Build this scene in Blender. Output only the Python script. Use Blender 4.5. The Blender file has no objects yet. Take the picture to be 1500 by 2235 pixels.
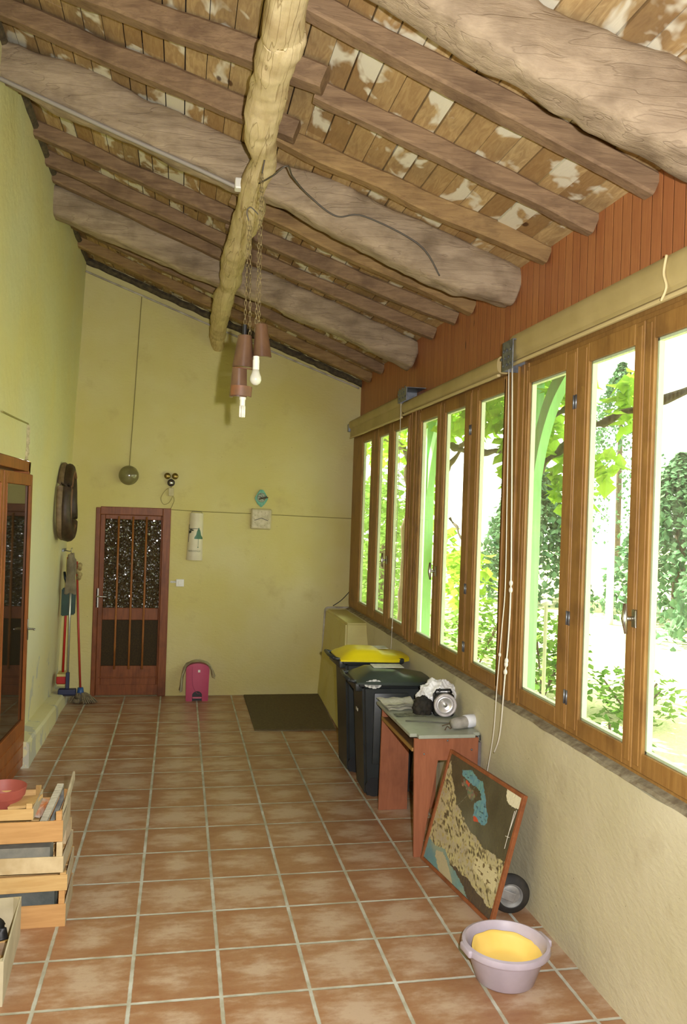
import bpy, bmesh, math, random
from mathutils import Vector, Matrix, noise
random.seed(7)
PI = math.pi
SC = bpy.context.scene
COL = SC.collection

# ------------------------------------------------------------ camera
FPX = 1801.7
yaw, pitch, roll = 0.1951, 0.0010, 0.0329
fw = Vector((math.sin(yaw), math.cos(yaw), 0)); rt = Vector((math.cos(yaw), -math.sin(yaw), 0)); up = Vector((0, 0, 1))
f2 = fw*math.cos(pitch) + up*math.sin(pitch); u2 = up*math.cos(pitch) - fw*math.sin(pitch)
r2 = rt*math.cos(roll) + u2*math.sin(roll); u3 = u2*math.cos(roll) - rt*math.sin(roll)
cam = bpy.data.objects.new('camera', bpy.data.cameras.new('camera')); COL.objects.link(cam)
mw = Matrix((r2, u3, -f2)).transposed().to_4x4(); mw.translation = Vector((0, 0, 2.1176))
cam.matrix_world = mw
cam.data.sensor_fit = 'VERTICAL'; cam.data.sensor_height = 36.0; cam.data.lens = FPX/2235*36
cam.data.clip_start = 0.05; cam.data.clip_end = 300
SC.camera = cam

# ------------------------------------------------------------ world, sun, flash, exposure
w = bpy.data.worlds.new('sky'); SC.world = w; w.use_nodes = True
wn = w.node_tree.nodes; wl = w.node_tree.links
for n in list(wn): wn.remove(n)
wo = wn.new('ShaderNodeOutputWorld'); bg = wn.new('ShaderNodeBackground'); sky = wn.new('ShaderNodeTexSky')
sky.sky_type = 'HOSEK_WILKIE'; sky.turbidity = 6.0; sky.ground_albedo = 0.4
sd = Vector((-0.45, 0.62, 0.75)).normalized(); sky.sun_direction = sd
mx = wn.new('ShaderNodeMix'); mx.data_type = 'RGBA'; mx.inputs[0].default_value = 0.8
mx.inputs[7].default_value = (1.0, 0.98, 0.86, 1)
wl.new(sky.outputs[0], mx.inputs[6]); wl.new(mx.outputs[2], bg.inputs[0]); bg.inputs[1].default_value = 5.2
wl.new(bg.outputs[0], wo.inputs[0])
sun = bpy.data.objects.new('sun', bpy.data.lights.new('sun', 'SUN')); COL.objects.link(sun)
sun.rotation_euler = sd.to_track_quat('Z', 'Y').to_euler(); sun.data.energy = 27; sun.data.angle = 0.01; sun.data.color = (1, .95, .84)
# the flash of the camera, a little right of and above the lens
fl = bpy.data.objects.new('camera_flash', bpy.data.lights.new('camera_flash', 'SPOT')); COL.objects.link(fl)
fl.location = (0.14, 0.02, 2.20); fl.rotation_euler = (Vector((-.19, -.98, 0.10))).to_track_quat('Z', 'Y').to_euler()
fl.data.energy = 600; fl.data.spot_size = math.radians(115); fl.data.spot_blend = 0.7; fl.data.shadow_soft_size = 0.02; fl.data.color = (1, .97, .97)
for (y0, y1) in ((7.2, 9.4), (4.94, 6.85), (2.75, 4.6), (0.4, 2.3)):
    a = bpy.data.objects.new('window_portal', bpy.data.lights.new('window_portal', 'AREA')); COL.objects.link(a)
    a.data.shape = 'RECTANGLE'; a.data.size = 1.85; a.data.size_y = y1-y0; a.location = (2.06, (y0+y1)/2, 2.0)
    a.rotation_euler = (0, PI/2, 0); a.data.cycles.is_portal = True
SC.view_settings.view_transform = 'Standard'; SC.view_settings.look = 'None'
SC.view_settings.gamma = 1; SC.view_settings.use_curve_mapping = False
SC.view_settings.exposure = 0.50
SC.cycles.use_denoising = True; SC.cycles.denoiser = 'OPENIMAGEDENOISE'
SC.cycles.max_bounces = 10; SC.cycles.diffuse_bounces = 6; SC.cycles.transparent_max_bounces = 24
SC.cycles.sample_clamp_indirect = 8; SC.cycles.caustics_reflective = False; SC.cycles.caustics_refractive = False

# ------------------------------------------------------------ helpers
def S(r, g, b):
    f = lambda c: (c/255/12.92) if c/255 <= .04045 else ((c/255+.055)/1.055)**2.4
    return (f(r), f(g), f(b), 1)

class NT:
    def __init__(s, name):
        s.m = bpy.data.materials.new(name); s.m.use_nodes = True
        s.n = s.m.node_tree.nodes; s.l = s.m.node_tree.links
        for n in list(s.n): s.n.remove(n)
        s.out = s.n.new('ShaderNodeOutputMaterial'); s.b = s.n.new('ShaderNodeBsdfPrincipled')
        s.l.new(s.b.outputs[0], s.out.inputs[0]); s.tc = s.n.new('ShaderNodeTexCoord')
    def set(s, node, i, v):
        if isinstance(v, bpy.types.NodeSocket): s.l.new(v, node.inputs[i])
        else: node.inputs[i].default_value = v
    def coord(s, scale=(1, 1, 1), kind='Object', rot=(0, 0, 0)):
        mp = s.n.new('ShaderNodeMapping'); s.l.new(s.tc.outputs[kind], mp.inputs[0])
        mp.inputs['Scale'].default_value = scale; mp.inputs['Rotation'].default_value = rot
        return mp.outputs[0]
    def noise(s, vec, scale=5, detail=4, rough=.55, dist=0):
        n = s.n.new('ShaderNodeTexNoise'); s.l.new(vec, n.inputs['Vector'])
        n.inputs['Scale'].default_value = scale; n.inputs['Detail'].default_value = detail
        n.inputs['Roughness'].default_value = rough; n.inputs['Distortion'].default_value = dist
        return n.outputs[0]
    def vor(s, vec, scale=5, feat='F1', out='Distance', rand=1.0):
        n = s.n.new('ShaderNodeTexVoronoi'); n.feature = feat; s.l.new(vec, n.inputs['Vector'])
        n.inputs['Scale'].default_value = scale; n.inputs['Randomness'].default_value = rand
        return n.outputs[out]
    def ramp(s, fac, stops, interp='LINEAR'):
        r = s.n.new('ShaderNodeValToRGB'); s.l.new(fac, r.inputs[0]); r.color_ramp.interpolation = interp
        e = r.color_ramp.elements
        while len(e) < len(stops): e.new(.5)
        for k, (p, c) in enumerate(stops):
            e[k].position = p; e[k].color = c if isinstance(c, tuple) else (c, c, c, 1)
        return r.outputs[0]
    def mix(s, fac, a, b, mode='MIX'):
        m = s.n.new('ShaderNodeMix'); m.data_type = 'RGBA'; m.blend_type = mode
        s.set(m, 0, fac); s.set(m, 6, a); s.set(m, 7, b); return m.outputs[2]
    def math(s, op, a, b=0.0, c=0.0):
        m = s.n.new('ShaderNodeMath'); m.operation = op; s.set(m, 0, a); s.set(m, 1, b); s.set(m, 2, c); return m.outputs[0]
    def sep(s, vec):
        x = s.n.new('ShaderNodeSeparateXYZ'); s.l.new(vec, x.inputs[0]); return x.outputs
    def comb(s, x, y, z):
        c = s.n.new('ShaderNodeCombineXYZ'); s.set(c, 0, x); s.set(c, 1, y); s.set(c, 2, z); return c.outputs[0]
    def white(s, vec):
        n = s.n.new('ShaderNodeTexWhiteNoise'); n.noise_dimensions = '3D'; s.l.new(vec, n.inputs['Vector']); return n.outputs[0]
    def attr(s, name):
        a = s.n.new('ShaderNodeAttribute'); a.attribute_name = name; return a.outputs['Color']
    def bump(s, h, strength=.3, dist=.01):
        b = s.n.new('ShaderNodeBump'); s.l.new(h, b.inputs['Height']); b.inputs['Strength'].default_value = strength
        b.inputs['Distance'].default_value = dist; s.l.new(b.outputs[0], s.b.inputs['Normal'])
    def fin(s, col=None, rough=.7, metal=0, spec=None, **k):
        if col is not None: s.set(s.b, 'Base Color', col)
        s.set(s.b, 'Roughness', rough); s.set(s.b, 'Metallic', metal)
        if spec is not None: s.set(s.b, 'Specular IOR Level', spec)
        for a, v in k.items(): s.set(s.b, a.replace('_', ' '), v)
        return s.m

def simple(name, c, c2=None, scale=6, rough=.6, metal=0, bump=0, bscale=60, bd=.004, spec=None, stretch=(1, 1, 1)):
    t = NT(name); v = t.coord(stretch)
    col = c
    if c2: col = t.mix(t.ramp(t.noise(v, scale, 5), [(.35, 0.), (.65, 1.)]), c, c2)
    if bump: t.bump(t.noise(v, bscale, 5), bump, bd)
    return t.fin(col, rough, metal, spec)

def wood(name, c, c2, dark, stretch=(1, 12, 12), scale=3, rough=.75, bump=.5, bd=.006, crack=.25):
    t = NT(name); v = t.coord(stretch); vc_ = t.coord(tuple(q*.25 if q == min(stretch) else q for q in stretch)); g = t.noise(v, scale, 8, .65, .6)
    col = t.mix(t.ramp(g, [(.35, 0.), (.68, 1.)]), c, c2)
    v2 = t.coord((1, 1, 1)); col = t.mix(t.ramp(t.noise(v2, 4.5, 4), [(.5, 0.), (.72, .55)]), col, dark)
    h = t.noise(v, scale*3, 8, .7)
    if crack:
        cr = t.ramp(t.noise(vc_, scale*1.3, 2, .4, .25), [(.486, 0.), (.498, 1.), (.510, 0.)])
        col = t.mix(t.math('MULTIPLY', cr, crack), col, dark)
        h = t.math('SUBTRACT', h, t.math('MULTIPLY', cr, crack))
    t.bump(h, bump, bd); return t.fin(col, rough, spec=.25)

def link(name, me, mat, parent=None):
    o = bpy.data.objects.new(name, me); COL.objects.link(o)
    if mat is not None:
        for m in (mat if isinstance(mat, (list, tuple)) else [mat]): me.materials.append(m)
    if parent is not None: o.parent = parent
    return o
def obj(name, bm, mat, parent=None, smooth=False, world=False, angle=None):
    """bm -> ONE mesh object. world=True: coordinates are world ones, made local to the parent."""
    if parent is not None and world: bmesh.ops.translate(bm, verts=bm.verts, vec=-Vector(parent.location))
    bmesh.ops.recalc_face_normals(bm, faces=bm.faces)
    me = bpy.data.meshes.new(name)
    if smooth:
        for f in bm.faces: f.smooth = True
    if angle is not None:
        for e in bm.edges:
            if len(e.link_faces) == 2 and e.calc_face_angle(0) > angle: e.smooth = False
    bm.to_mesh(me); bm.free(); return link(name, me, mat, parent)
def tag(o, label, cat, group=None, kind=None):
    o['label'] = label; o['category'] = cat
    if group: o['group'] = group
    if kind: o['kind'] = kind
    return o
def struct(o): o['kind'] = 'structure'; return o
def thing(name, label, cat, loc=(0, 0, 0), rot=(0, 0, 0), group=None):
    o = bpy.data.objects.new(name, None); COL.objects.link(o); o.location = loc; o.rotation_euler = rot
    o.empty_display_size = .1
    return tag(o, label, cat, group)
def sthing(name, loc=(0, 0, 0)):
    o = bpy.data.objects.new(name, None); COL.objects.link(o); o.location = loc; o['kind'] = 'structure'; return o
def B(): return bmesh.new()
def box(bm, x0, x1, y0, y1, z0, z1, bev=0, M=None, seg=2):
    r = bmesh.ops.create_cube(bm, size=1); vs = r['verts']
    for v in vs: v.co = Vector(((x0+x1)/2+v.co.x*(x1-x0), (y0+y1)/2+v.co.y*(y1-y0), (z0+z1)/2+v.co.z*(z1-z0)))
    if bev:
        es = list({e for v in vs for e in v.link_edges})
        r2_ = bmesh.ops.bevel(bm, geom=es, offset=bev, segments=seg, affect='EDGES', profile=.5)
        vs = list({v for f in r2_['faces'] for v in f.verts} | {v for v in vs if v.is_valid})
    if M is not None:
        for v in vs: v.co = M @ v.co
    return vs
def lathe(bm, prof, c=(0, 0, 0), seg=28, M=None, ax=1.0, ay=1.0, cap=True):
    rings = []
    for r, z in prof:
        ring = []
        for k in range(seg):
            a = 2*PI*k/seg; p = Vector((r*math.cos(a)*ax, r*math.sin(a)*ay, z))
            if M is not None: p = M @ p
            ring.append(bm.verts.new(p+Vector(c)))
        rings.append(ring)
    for a, b in zip(rings, rings[1:]):
        for k in range(seg): bm.faces.new((a[k], a[(k+1) % seg], b[(k+1) % seg], b[k]))
    if not cap:
        for k in range(seg): bm.faces.new((rings[-1][k], rings[-1][(k+1) % seg], rings[0][(k+1) % seg], rings[0][k]))
        return bm
    for ring, r in ((rings[0], prof[0][0]), (rings[-1], prof[-1][0])):
        if r > 1e-6: bm.faces.new(ring)
        else: bmesh.ops.remove_doubles(bm, verts=ring, dist=1e-5)
    return bm
def frames(pts):
    out = []
    for i, p in enumerate(pts):
        t = (pts[min(i+1, len(pts)-1)]-pts[max(i-1, 0)]).normalized()
        ref = Vector((0, 0, 1)) if abs(t.z) < .9 else Vector((0, 1, 0))
        s = t.cross(ref).normalized(); u = s.cross(t).normalized(); out.append((p, t, s, u))
    return out
def tube(bm, pts, r, seg=8, closed=False):
    pts = [Vector(p) for p in pts]; rad = r if isinstance(r, (list, tuple)) else [r]*len(pts)
    rings = []
    for (p, t, s, u), q in zip(frames(pts), rad):
        rings.append([bm.verts.new(p+(s*math.cos(2*PI*k/seg)+u*math.sin(2*PI*k/seg))*q) for k in range(seg)])
    pairs = list(zip(rings, rings[1:]))
    if closed: pairs.append((rings[-1], rings[0]))
    for a, b in pairs:
        for k in range(seg): bm.faces.new((a[k], a[(k+1) % seg], b[(k+1) % seg], b[k]))
    if not closed: bm.faces.new(rings[0]); bm.faces.new(rings[-1])
    return bm
def cr(ctrl, n):
    """Catmull-Rom through control tuples, n samples"""
    c = [ctrl[0]]+list(ctrl)+[ctrl[-1]]; out = []; m = len(ctrl)-1
    for i in range(n):
        f = i/(n-1)*m; k = min(int(f), m-1); t = f-k; p = c[k:k+4]
        out.append(tuple(.5*((2*p[1][j])+(-p[0][j]+p[2][j])*t+(2*p[0][j]-5*p[1][j]+4*p[2][j]-p[3][j])*t*t+(-p[0][j]+3*p[1][j]-3*p[2][j]+p[3][j])*t**3) for j in range(len(ctrl[0]))))
    return out
def timber(ctrl, n=40, seg=20, power=3.5, jit=.01, seed=0, freq=3.0):
    """hewn timber: ctrl = (x,y,z,half side width,half height); superellipse section with noise"""
    bm = B(); s = cr(ctrl, n); pts = [Vector(q[:3]) for q in s]; rings = []
    for (p, t, sd_, u), q in zip(frames(pts), s):
        ring = []
        for k in range(seg):
            a = 2*PI*(k+.5)/seg; c_, s_ = math.cos(a), math.sin(a)
            rr = (abs(c_)**power+abs(s_)**power)**(-1/power)
            v = p+sd_*c_*rr*q[3]+u*s_*rr*q[4]
            nn = noise.noise(Vector((v.x*freq+seed, v.y*freq, v.z*freq*1.5)))+.4*noise.noise(Vector((v.x*freq*4+seed, v.y*freq*4, v.z*freq*5)))
            v += (sd_*c_+u*s_)*nn*jit*2
            ring.append(bm.verts.new(v))
        rings.append(ring)
    for a, b in zip(rings, rings[1:]):
        for k in range(seg): bm.faces.new((a[k], a[(k+1) % seg], b[(k+1) % seg], b[k]))
    bm.faces.new(rings[0]); bm.faces.new(rings[-1]); return bm
def prism(bm, poly, d, M=None):
    """extrude 2D polygon (x,z) in y by d"""
    a = [bm.verts.new((x, 0, z)) for x, z in poly]; b = [bm.verts.new((x, d, z)) for x, z in poly]
    bm.faces.new(a); bm.faces.new(list(reversed(b))); n = len(poly)
    for k in range(n): bm.faces.new((a[k], b[k], b[(k+1) % n], a[(k+1) % n]))
    if M is not None:
        for v in a+b: v.co = M @ v.co
def quad(bm, *ps): return bm.faces.new([bm.verts.new(p) for p in ps])
def sphere(bm, c, r, u=20, v=12, sc=(1, 1, 1)):
    q = bmesh.ops.create_uvsphere(bm, u_segments=u, v_segments=v, radius=r)
    for a in q['verts']: a.co = Vector((a.co.x*sc[0], a.co.y*sc[1], a.co.z*sc[2]))+Vector(c)
    return q['verts']
KC = 0.37
def zc(x): return 3.68+KC*(2.033-x)      # underside of the roof boards
YW = 9.468                                # end wall
def wallx(z): return -1.265+(z/4.7)*.158  # battered left wall

# ------------------------------------------------------------ materials
def plaster(name, c, c2, stain, rough=.85, bump=.45):
    t = NT(name); v = t.coord()
    col = t.mix(t.ramp(t.noise(v, 1.1, 3), [(.35, 0.), (.65, 1.)]), c, c2)
    col = t.mix(t.ramp(t.noise(v, 3.2, 6, .65), [(.58, 0.), (.78, .5)]), col, stain)
    sp = t.ramp(t.vor(t.coord(), 9), [(.02, .8), (.035, 0.)])
    col = t.mix(sp, col, S(90, 82, 55))
    h = t.math('ADD', t.noise(t.coord((1, 1, 2.2)), 22, 6, .6), t.math('MULTIPLY', t.noise(v, 4, 3), 1.2))
    t.bump(h, bump, .012); return t.fin(col, rough, spec=.2), t
M_end, _ = plaster('yellow_plaster', S(204, 192, 124), S(208, 198, 146), S(180, 162, 112))
M_low, _ = plaster('beige_plaster', S(202, 194, 164), S(190, 182, 148), S(164, 150, 118), bump=.35)
def leftwall():
    t = NT('yellow_green_plaster'); v = t.coord()
    col = t.mix(t.ramp(t.noise(v, 1.1, 3), [(.35, 0.), (.65, 1.)]), S(220, 212, 158), S(216, 214, 176))
    z = t.sep(t.coord())[2]; y = t.sep(t.coord())[1]
    # patches where the paint has flaked off to grey render, low on the wall
    low = t.math('SUBTRACT', 1.0, t.math('MULTIPLY', z, 1.35))
    fl_ = t.ramp(t.math('ADD', t.noise(t.coord((1, 1, .55)), 5, 5, .6), t.math('MULTIPLY', low, .17)), [(.67, 0.), (.685, .8)])
    col = t.mix(fl_, col, S(186, 188, 176))
    h = t.math('ADD', t.noise(v, 16, 6, .6), t.math('MULTIPLY', t.noise(v, 3, 3), 1.6))
    t.bump(t.math('SUBTRACT', h, t.math('MULTIPLY', fl_, .3)), .4, .014); return t.fin(col, .85, spec=.2)
M_left = leftwall()
def tiles():
    t = NT('terracotta_tiles'); P = .39
    xyz = t.sep(t.tc.outputs['Object'])
    wob = t.math('MULTIPLY', t.math('SUBTRACT', t.noise(t.coord(), 25, 3), .5), .006)
    gx = t.math('DIVIDE', t.math('ADD', xyz[0], t.math('ADD', wob, .537)), P); gy = t.math('DIVIDE', t.math('SUBTRACT', t.math('ADD', xyz[1], wob), 3.6077), P)
    fx = t.math('FRACT', t.math('ADD', gx, 100.)); fy = t.math('FRACT', t.math('ADD', gy, 100.))
    ex = t.math('MINIMUM', fx, t.math('SUBTRACT', 1.0, fx)); ey = t.math('MINIMUM', fy, t.math('SUBTRACT', 1.0, fy))
    e = t.math('MINIMUM', ex, ey)
    grout = t.ramp(e, [(.018, 1.), (.025, 0.)])
    cell = t.comb(t.math('FLOOR', t.math('ADD', gx, 100.)), t.math('FLOOR', t.math('ADD', gy, 100.)), 0.)
    rnd = t.white(cell)
    centre = t.math('MULTIPLY', t.math('MULTIPLY', ex, ey), 4.6)
    n1 = t.noise(t.coord(), 7, 6, .6)
    f = t.math('ADD', t.math('MULTIPLY', centre, .38), t.math('ADD', t.math('MULTIPLY', t.noise(t.coord((1, 2.2, 1)), 6, 7, .68), 1.15), t.math('MULTIPLY', rnd, .16)))
    col = t.ramp(f, [(.50, S(150, 106, 74)), (.72, S(160, 122, 90)), (1.0, S(186, 162, 138))])
    col = t.mix(t.ramp(t.noise(t.coord(), 40, 4, .7), [(.55, 0.), (.8, .35)]), col, S(125, 90, 62))
    col = t.mix(grout, col, t.ramp(t.noise(t.coord(), 6, 4), [(.4, S(164, 160, 140)), (.65, S(196, 198, 188))]))
    h = t.math('SUBTRACT', t.math('MULTIPLY', t.noise(t.coord(), 14, 5), .25), t.math('MULTIPLY', grout, .5))
    t.bump(h, .5, .006)
    return t.fin(col, t.math('ADD', .34, t.math('MULTIPLY', grout, .4)), spec=.45)
M_tile = tiles()
def boards():
    t = NT('roof_boards'); v = t.coord()
    a = t.attr('var'); ar = t.sep(a)
    col = t.mix(ar[0], S(154, 124, 80), S(198, 172, 122))
    g = t.noise(t.coord((7, 1.2, 1)), 5, 6, .6, 1.5)
    col = t.mix(t.ramp(g, [(.35, 0.), (.6, .5)]), col, S(132, 98, 60))
    col = t.mix(t.ramp(t.noise(v, 1.6, 5, .6), [(.48, 0.), (.74, .7)]), col, S(104, 84, 62))
    # white mould blooms
    w1 = t.ramp(t.math('ADD', t.noise(t.coord((1.6, 1, 1)), 4.2, 3, .5, .4), t.math('MULTIPLY', ar[1], .14)), [(.61, 0.), (.68, 1.)])
    col = t.mix(t.math('MULTIPLY', w1, .85), col, S(216, 212, 190))
    kn = t.ramp(t.vor(t.coord((1.3, .75, 1)), 3.2), [(.055, 1.), (.085, 0.)])
    col = t.mix(t.math('MULTIPLY', kn, .85), col, S(70, 42, 22))
    t.bump(t.noise(t.coord((6, 1, 1)), 20, 5), .3, .004); return t.fin(col, .8, spec=.2)
M_board = boards()
M_beam = wood('grey_oak_beam', S(174, 155, 128), S(138, 120, 96), S(94, 76, 56), (1.0, 5, 5), 2.6, bump=.55, bd=.016, crack=.3)
M_log = wood('pale_crooked_log', S(226, 208, 166), S(202, 180, 134), S(142, 112, 68), (6, .8, 6), 2.6, bump=.6, bd=.012, crack=.6)
M_rafter = wood('brown_rafter', S(146, 120, 90), S(116, 92, 68), S(78, 58, 42), (1, 12, 12), 3, bump=.5)
M_rafter2 = wood('ochre_rafter', S(158, 130, 86), S(128, 100, 66), S(86, 64, 42), (1, 12, 12), 3, bump=.5)
def cladding():
    t = NT('orange_pine_cladding'); xyz = t.sep(t.tc.outputs['Object']); P = .085
    g = t.math('DIVIDE', t.math('ADD', xyz[1], 50.), P); f = t.math('FRACT', g); rnd = t.white(t.comb(t.math('FLOOR', g), 0., 0.))
    col = t.mix(rnd, S(176, 118, 72), S(162, 102, 62))
    gr = t.noise(t.coord((1, 14, 1)), 5, 6, .6, .8)
    col = t.mix(t.ramp(gr, [(.38, 0.), (.7, .6)]), col, S(138, 78, 46))
    kn = t.ramp(t.vor(t.coord((1, 2.2, .8)), 2.6), [(.05, 1.), (.08, 0.)])
    col = t.mix(t.math('MULTIPLY', kn, .8), col, S(64, 34, 20))
    e = t.math('MINIMUM', f, t.math('SUBTRACT', 1.0, f)); line = t.ramp(e, [(.02, 1.), (.07, 0.)])
    col = t.mix(t.math('MULTIPLY', line, .32), col, S(98, 54, 32))
    t.bump(t.math('SUBTRACT', 1.0, line), .6, .006); return t.fin(col, .45, spec=.35)
M_clad = cladding()
M_wfr = wood('varnished_window_wood', S(156, 118, 64), S(136, 98, 50), S(98, 68, 38), (10, 10, 1), 4, .45, .2, .003, False)
M_door = wood('red_brown_door_wood', S(138, 82, 48), S(114, 64, 38), S(76, 44, 28), (10, 10, 1), 4, .42, .15, .002, False)
M_door_l = wood('orange_brown_door_wood', S(160, 96, 46), S(136, 76, 38), S(96, 52, 28), (10, 10, 1), 4, .35, .15, .002, False)
M_rod = wood('honey_wood_rod', S(160, 104, 54), S(136, 84, 42), S(96, 58, 30), (10, 10, 1), 4, .35, .1, .002, False)
def glass(name, tint=(.93, .97, .93, 1), dirt=.05):
    t = NT(name); t.n.remove(t.b)
    tr = t.n.new('ShaderNodeBsdfTransparent'); gl = t.n.new('ShaderNodeBsdfGlossy'); gl.inputs['Roughness'].default_value = .02
    df = t.n.new('ShaderNodeBsdfDiffuse'); df.inputs[0].default_value = S(215, 215, 195)
    tr.inputs[0].default_value = tint
    lw_ = t.n.new('ShaderNodeLayerWeight'); lw_.inputs[0].default_value = .5
    fr = t.math('ADD', t.math('MULTIPLY', t.math('POWER', lw_.outputs['Facing'], 5.0), .9), .02)
    a = t.n.new('ShaderNodeMixShader'); t.l.new(fr, a.inputs[0]); t.l.new(tr.outputs[0], a.inputs[1]); t.l.new(gl.outputs[0], a.inputs[2])
    z = t.sep(t.coord())[2]
    d = t.math('MULTIPLY', t.ramp(t.noise(t.coord((1, 6, .8)), 9, 6, .7), [(.42, 0.), (.8, 1.)]), dirt*3)
    b = t.n.new('ShaderNodeMixShader'); t.l.new(t.math('ADD', d, dirt*.3), b.inputs[0]); t.l.new(a.outputs[0], b.inputs[1]); t.l.new(df.outputs[0], b.inputs[2])
    t.l.new(b.outputs[0], t.out.inputs[0]); return t.m
M_glass = glass('window_glass'); M_stop = simple('pale_putty_paint', S(206, 212, 186), rough=.7)
def hammered():
    t = NT('dark_hammered_glass'); cellc = t.vor(t.coord((1, 1, 1)), 78, 'F1', 'Color', 1.0)
    d = t.vor(t.coord((1, 1, 1)), 78)
    nrm = t.n.new('ShaderNodeVectorMath'); nrm.operation = 'MULTIPLY_ADD'
    t.l.new(cellc, nrm.inputs[0]); nrm.inputs[1].default_value = (1.0, 1.0, 1.0); nrm.inputs[2].default_value = (-.44, -.5, -.5)
    geo = t.n.new('ShaderNodeNewGeometry'); ad = t.n.new('ShaderNodeVectorMath'); ad.operation = 'ADD'
    t.l.new(geo.outputs['Normal'], ad.inputs[0]); t.l.new(nrm.outputs[0], ad.inputs[1])
    nn = t.n.new('ShaderNodeVectorMath'); nn.operation = 'NORMALIZE'; t.l.new(ad.outputs[0], nn.inputs[0])
    t.l.new(nn.outputs[0], t.b.inputs['Normal'])
    return t.fin(t.mix(t.ramp(d, [(.2, 0.), (.6, 1.)]), S(74, 58, 34), S(52, 42, 26)), .16, 0, .9)
M_ham = hammered(); M_ham2 = simple('dull_brown_obscure_glass', S(66, 52, 28), S(50, 40, 22), 60, .55, bump=.5, bscale=160, spec=.15)
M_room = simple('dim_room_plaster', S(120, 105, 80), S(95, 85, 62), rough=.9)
M_pane = NT('dark_door_glass'); M_pane = M_pane.fin(S(40, 36, 26), .03, 0, .9)  # opaque pane, the dark room behind it is put into its colour
M_chrome = simple('brushed_steel', S(196, 196, 190), rough=.28, metal=1)
M_galv = simple('galvanised_steel', S(150, 154, 158), S(120, 124, 130), 30, .45, .85)
M_white = simple('white_plastic', S(226, 224, 214), rough=.4)
M_cream = simple('aged_cream_plastic', S(198, 188, 148), S(180, 168, 126), 8, .55)
M_blind = simple('olive_beige_vinyl', S(176, 158, 108), S(160, 142, 92), 2.5, .5, bump=.1, bscale=12)
M_cord = simple('off_white_cord', S(210, 205, 190), rough=.8)
M_black = simple('black_plastic', S(30, 30, 30), S(20, 20, 22), 12, .5)
M_cable = simple('dark_grey_cable', S(84, 78, 68), rough=.6)
M_conduit = simple('grey_white_conduit', S(196, 190, 178), S(150, 142, 128), 9, .6)

# ------------------------------------------------------------ room shell
bm = B(); quad(bm, (-1.5, -1.5, 0), (2.6, -1.5, 0), (2.6, 9.7, 0), (-1.5, 9.7, 0)); quad(bm, (-1.5, -1.5, -.15), (2.6, -1.5, -.15), (2.6, 9.7, -.15), (-1.5, 9.7, -.15))
struct(obj('floor', bm, M_tile))
# end wall with a recess for the door
bm = B(); DX0, DX1, DZ = -.913, -.105, 2.09
def slab(bm, pts, d):   # pts in (x,z), thickness d in +y from YW
    a = [bm.verts.new((x, YW, z)) for x, z in pts]; b = [bm.verts.new((x, YW+d, z)) for x, z in pts]
    bm.faces.new(a); bm.faces.new(list(reversed(b)))
    for k in range(len(pts)): bm.faces.new((a[k], b[k], b[(k+1) % len(pts)], a[(k+1) % len(pts)]))
slab(bm, [(-1.6, -.1), (DX0, -.1), (DX0, DZ), (-1.6, DZ)], .4)
slab(bm, [(DX1, -.1), (2.06, -.1), (2.06, DZ), (DX1, DZ)], .4)
slab(bm, [(-1.6, DZ), (2.06, DZ), (2.06, zc(2.06)+.12), (-1.6, zc(-1.6)+.12)], .4)
struct(obj('wall_end', bm, M_end))
# left wall, battered, with the opening of the glazed door
bm = B()
def lw(y0, y1, z0, z1, ny=24, nz=24):
    vs = {}
    for i in range(ny+1):
        for j in range(nz+1):
            y = y0+(y1-y0)*i/ny; z = z0+(z1-z0)*j/nz
            n_ = noise.noise(Vector((y*1.1, z*1.1, 3)))*.012+noise.noise(Vector((y*5, z*5, 9)))*.003
            if z < .3 and z1 < 3: n_ *= .4
            vs[i, j] = bm.verts.new((wallx(z)+n_, y, z))
    for i in range(ny):
        for j in range(nz):
            f = bm.faces.new((vs[i, j], vs[i, j+1], vs[i+1, j+1], vs[i+1, j])); f.smooth = True
    for (ya, yb, za, zb) in ((y0, y0, z0, z1), (y1, y1, z0, z1)):
        quad(bm, (wallx(za)-.01, ya, za), (wallx(za)-.45, ya, za), (wallx(za)-.45, ya, zb), (wallx(zb)-.01, ya, zb))
    quad(bm, (wallx(z0), y0, z0), (wallx(z0), y1, z0), (-1.8, y1, z0), (-1.8, y0, z0))
    quad(bm, (-1.8, y0, z0), (-1.8, y1, z0), (-1.8, y1, z1), (-1.8, y0, z1))
lw(-1.5, 4.95, 0, 2.44); lw(6.93, YW+.02, 0, 2.44); lw(-1.5, YW+.02, 2.44, 5.0, 60, 26)
struct(obj('wall_left', bm, M_left))
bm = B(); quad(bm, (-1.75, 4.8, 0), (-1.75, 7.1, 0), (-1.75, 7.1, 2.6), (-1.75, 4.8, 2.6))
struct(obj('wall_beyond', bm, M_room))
# plaster crack above the door opening
bm = B(); tube(bm, [(wallx(2.7)+.008, 5.75, 2.708), (wallx(2.7)+.008, 6.2, 2.712), (wallx(2.7)+.008, 6.68, 2.72)], .006, 6)
struct(obj('trim_1', bm, simple('shadowed_plaster_ridge', S(150, 142, 84), rough=.9)))
bm = B()
pts = [(wallx(z)+.012, 6.66+.02*math.sin(z*13), z) for z in [2.71-.027*k for k in range(11)]]
tube(bm, pts, [.012+.008*abs(math.sin(k*2.1)) for k in range(11)], 7)
struct(obj('trim_2', bm, simple('crumbled_render', S(196, 184, 150), S(160, 150, 118), 40, .9, bump=.6)))
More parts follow.
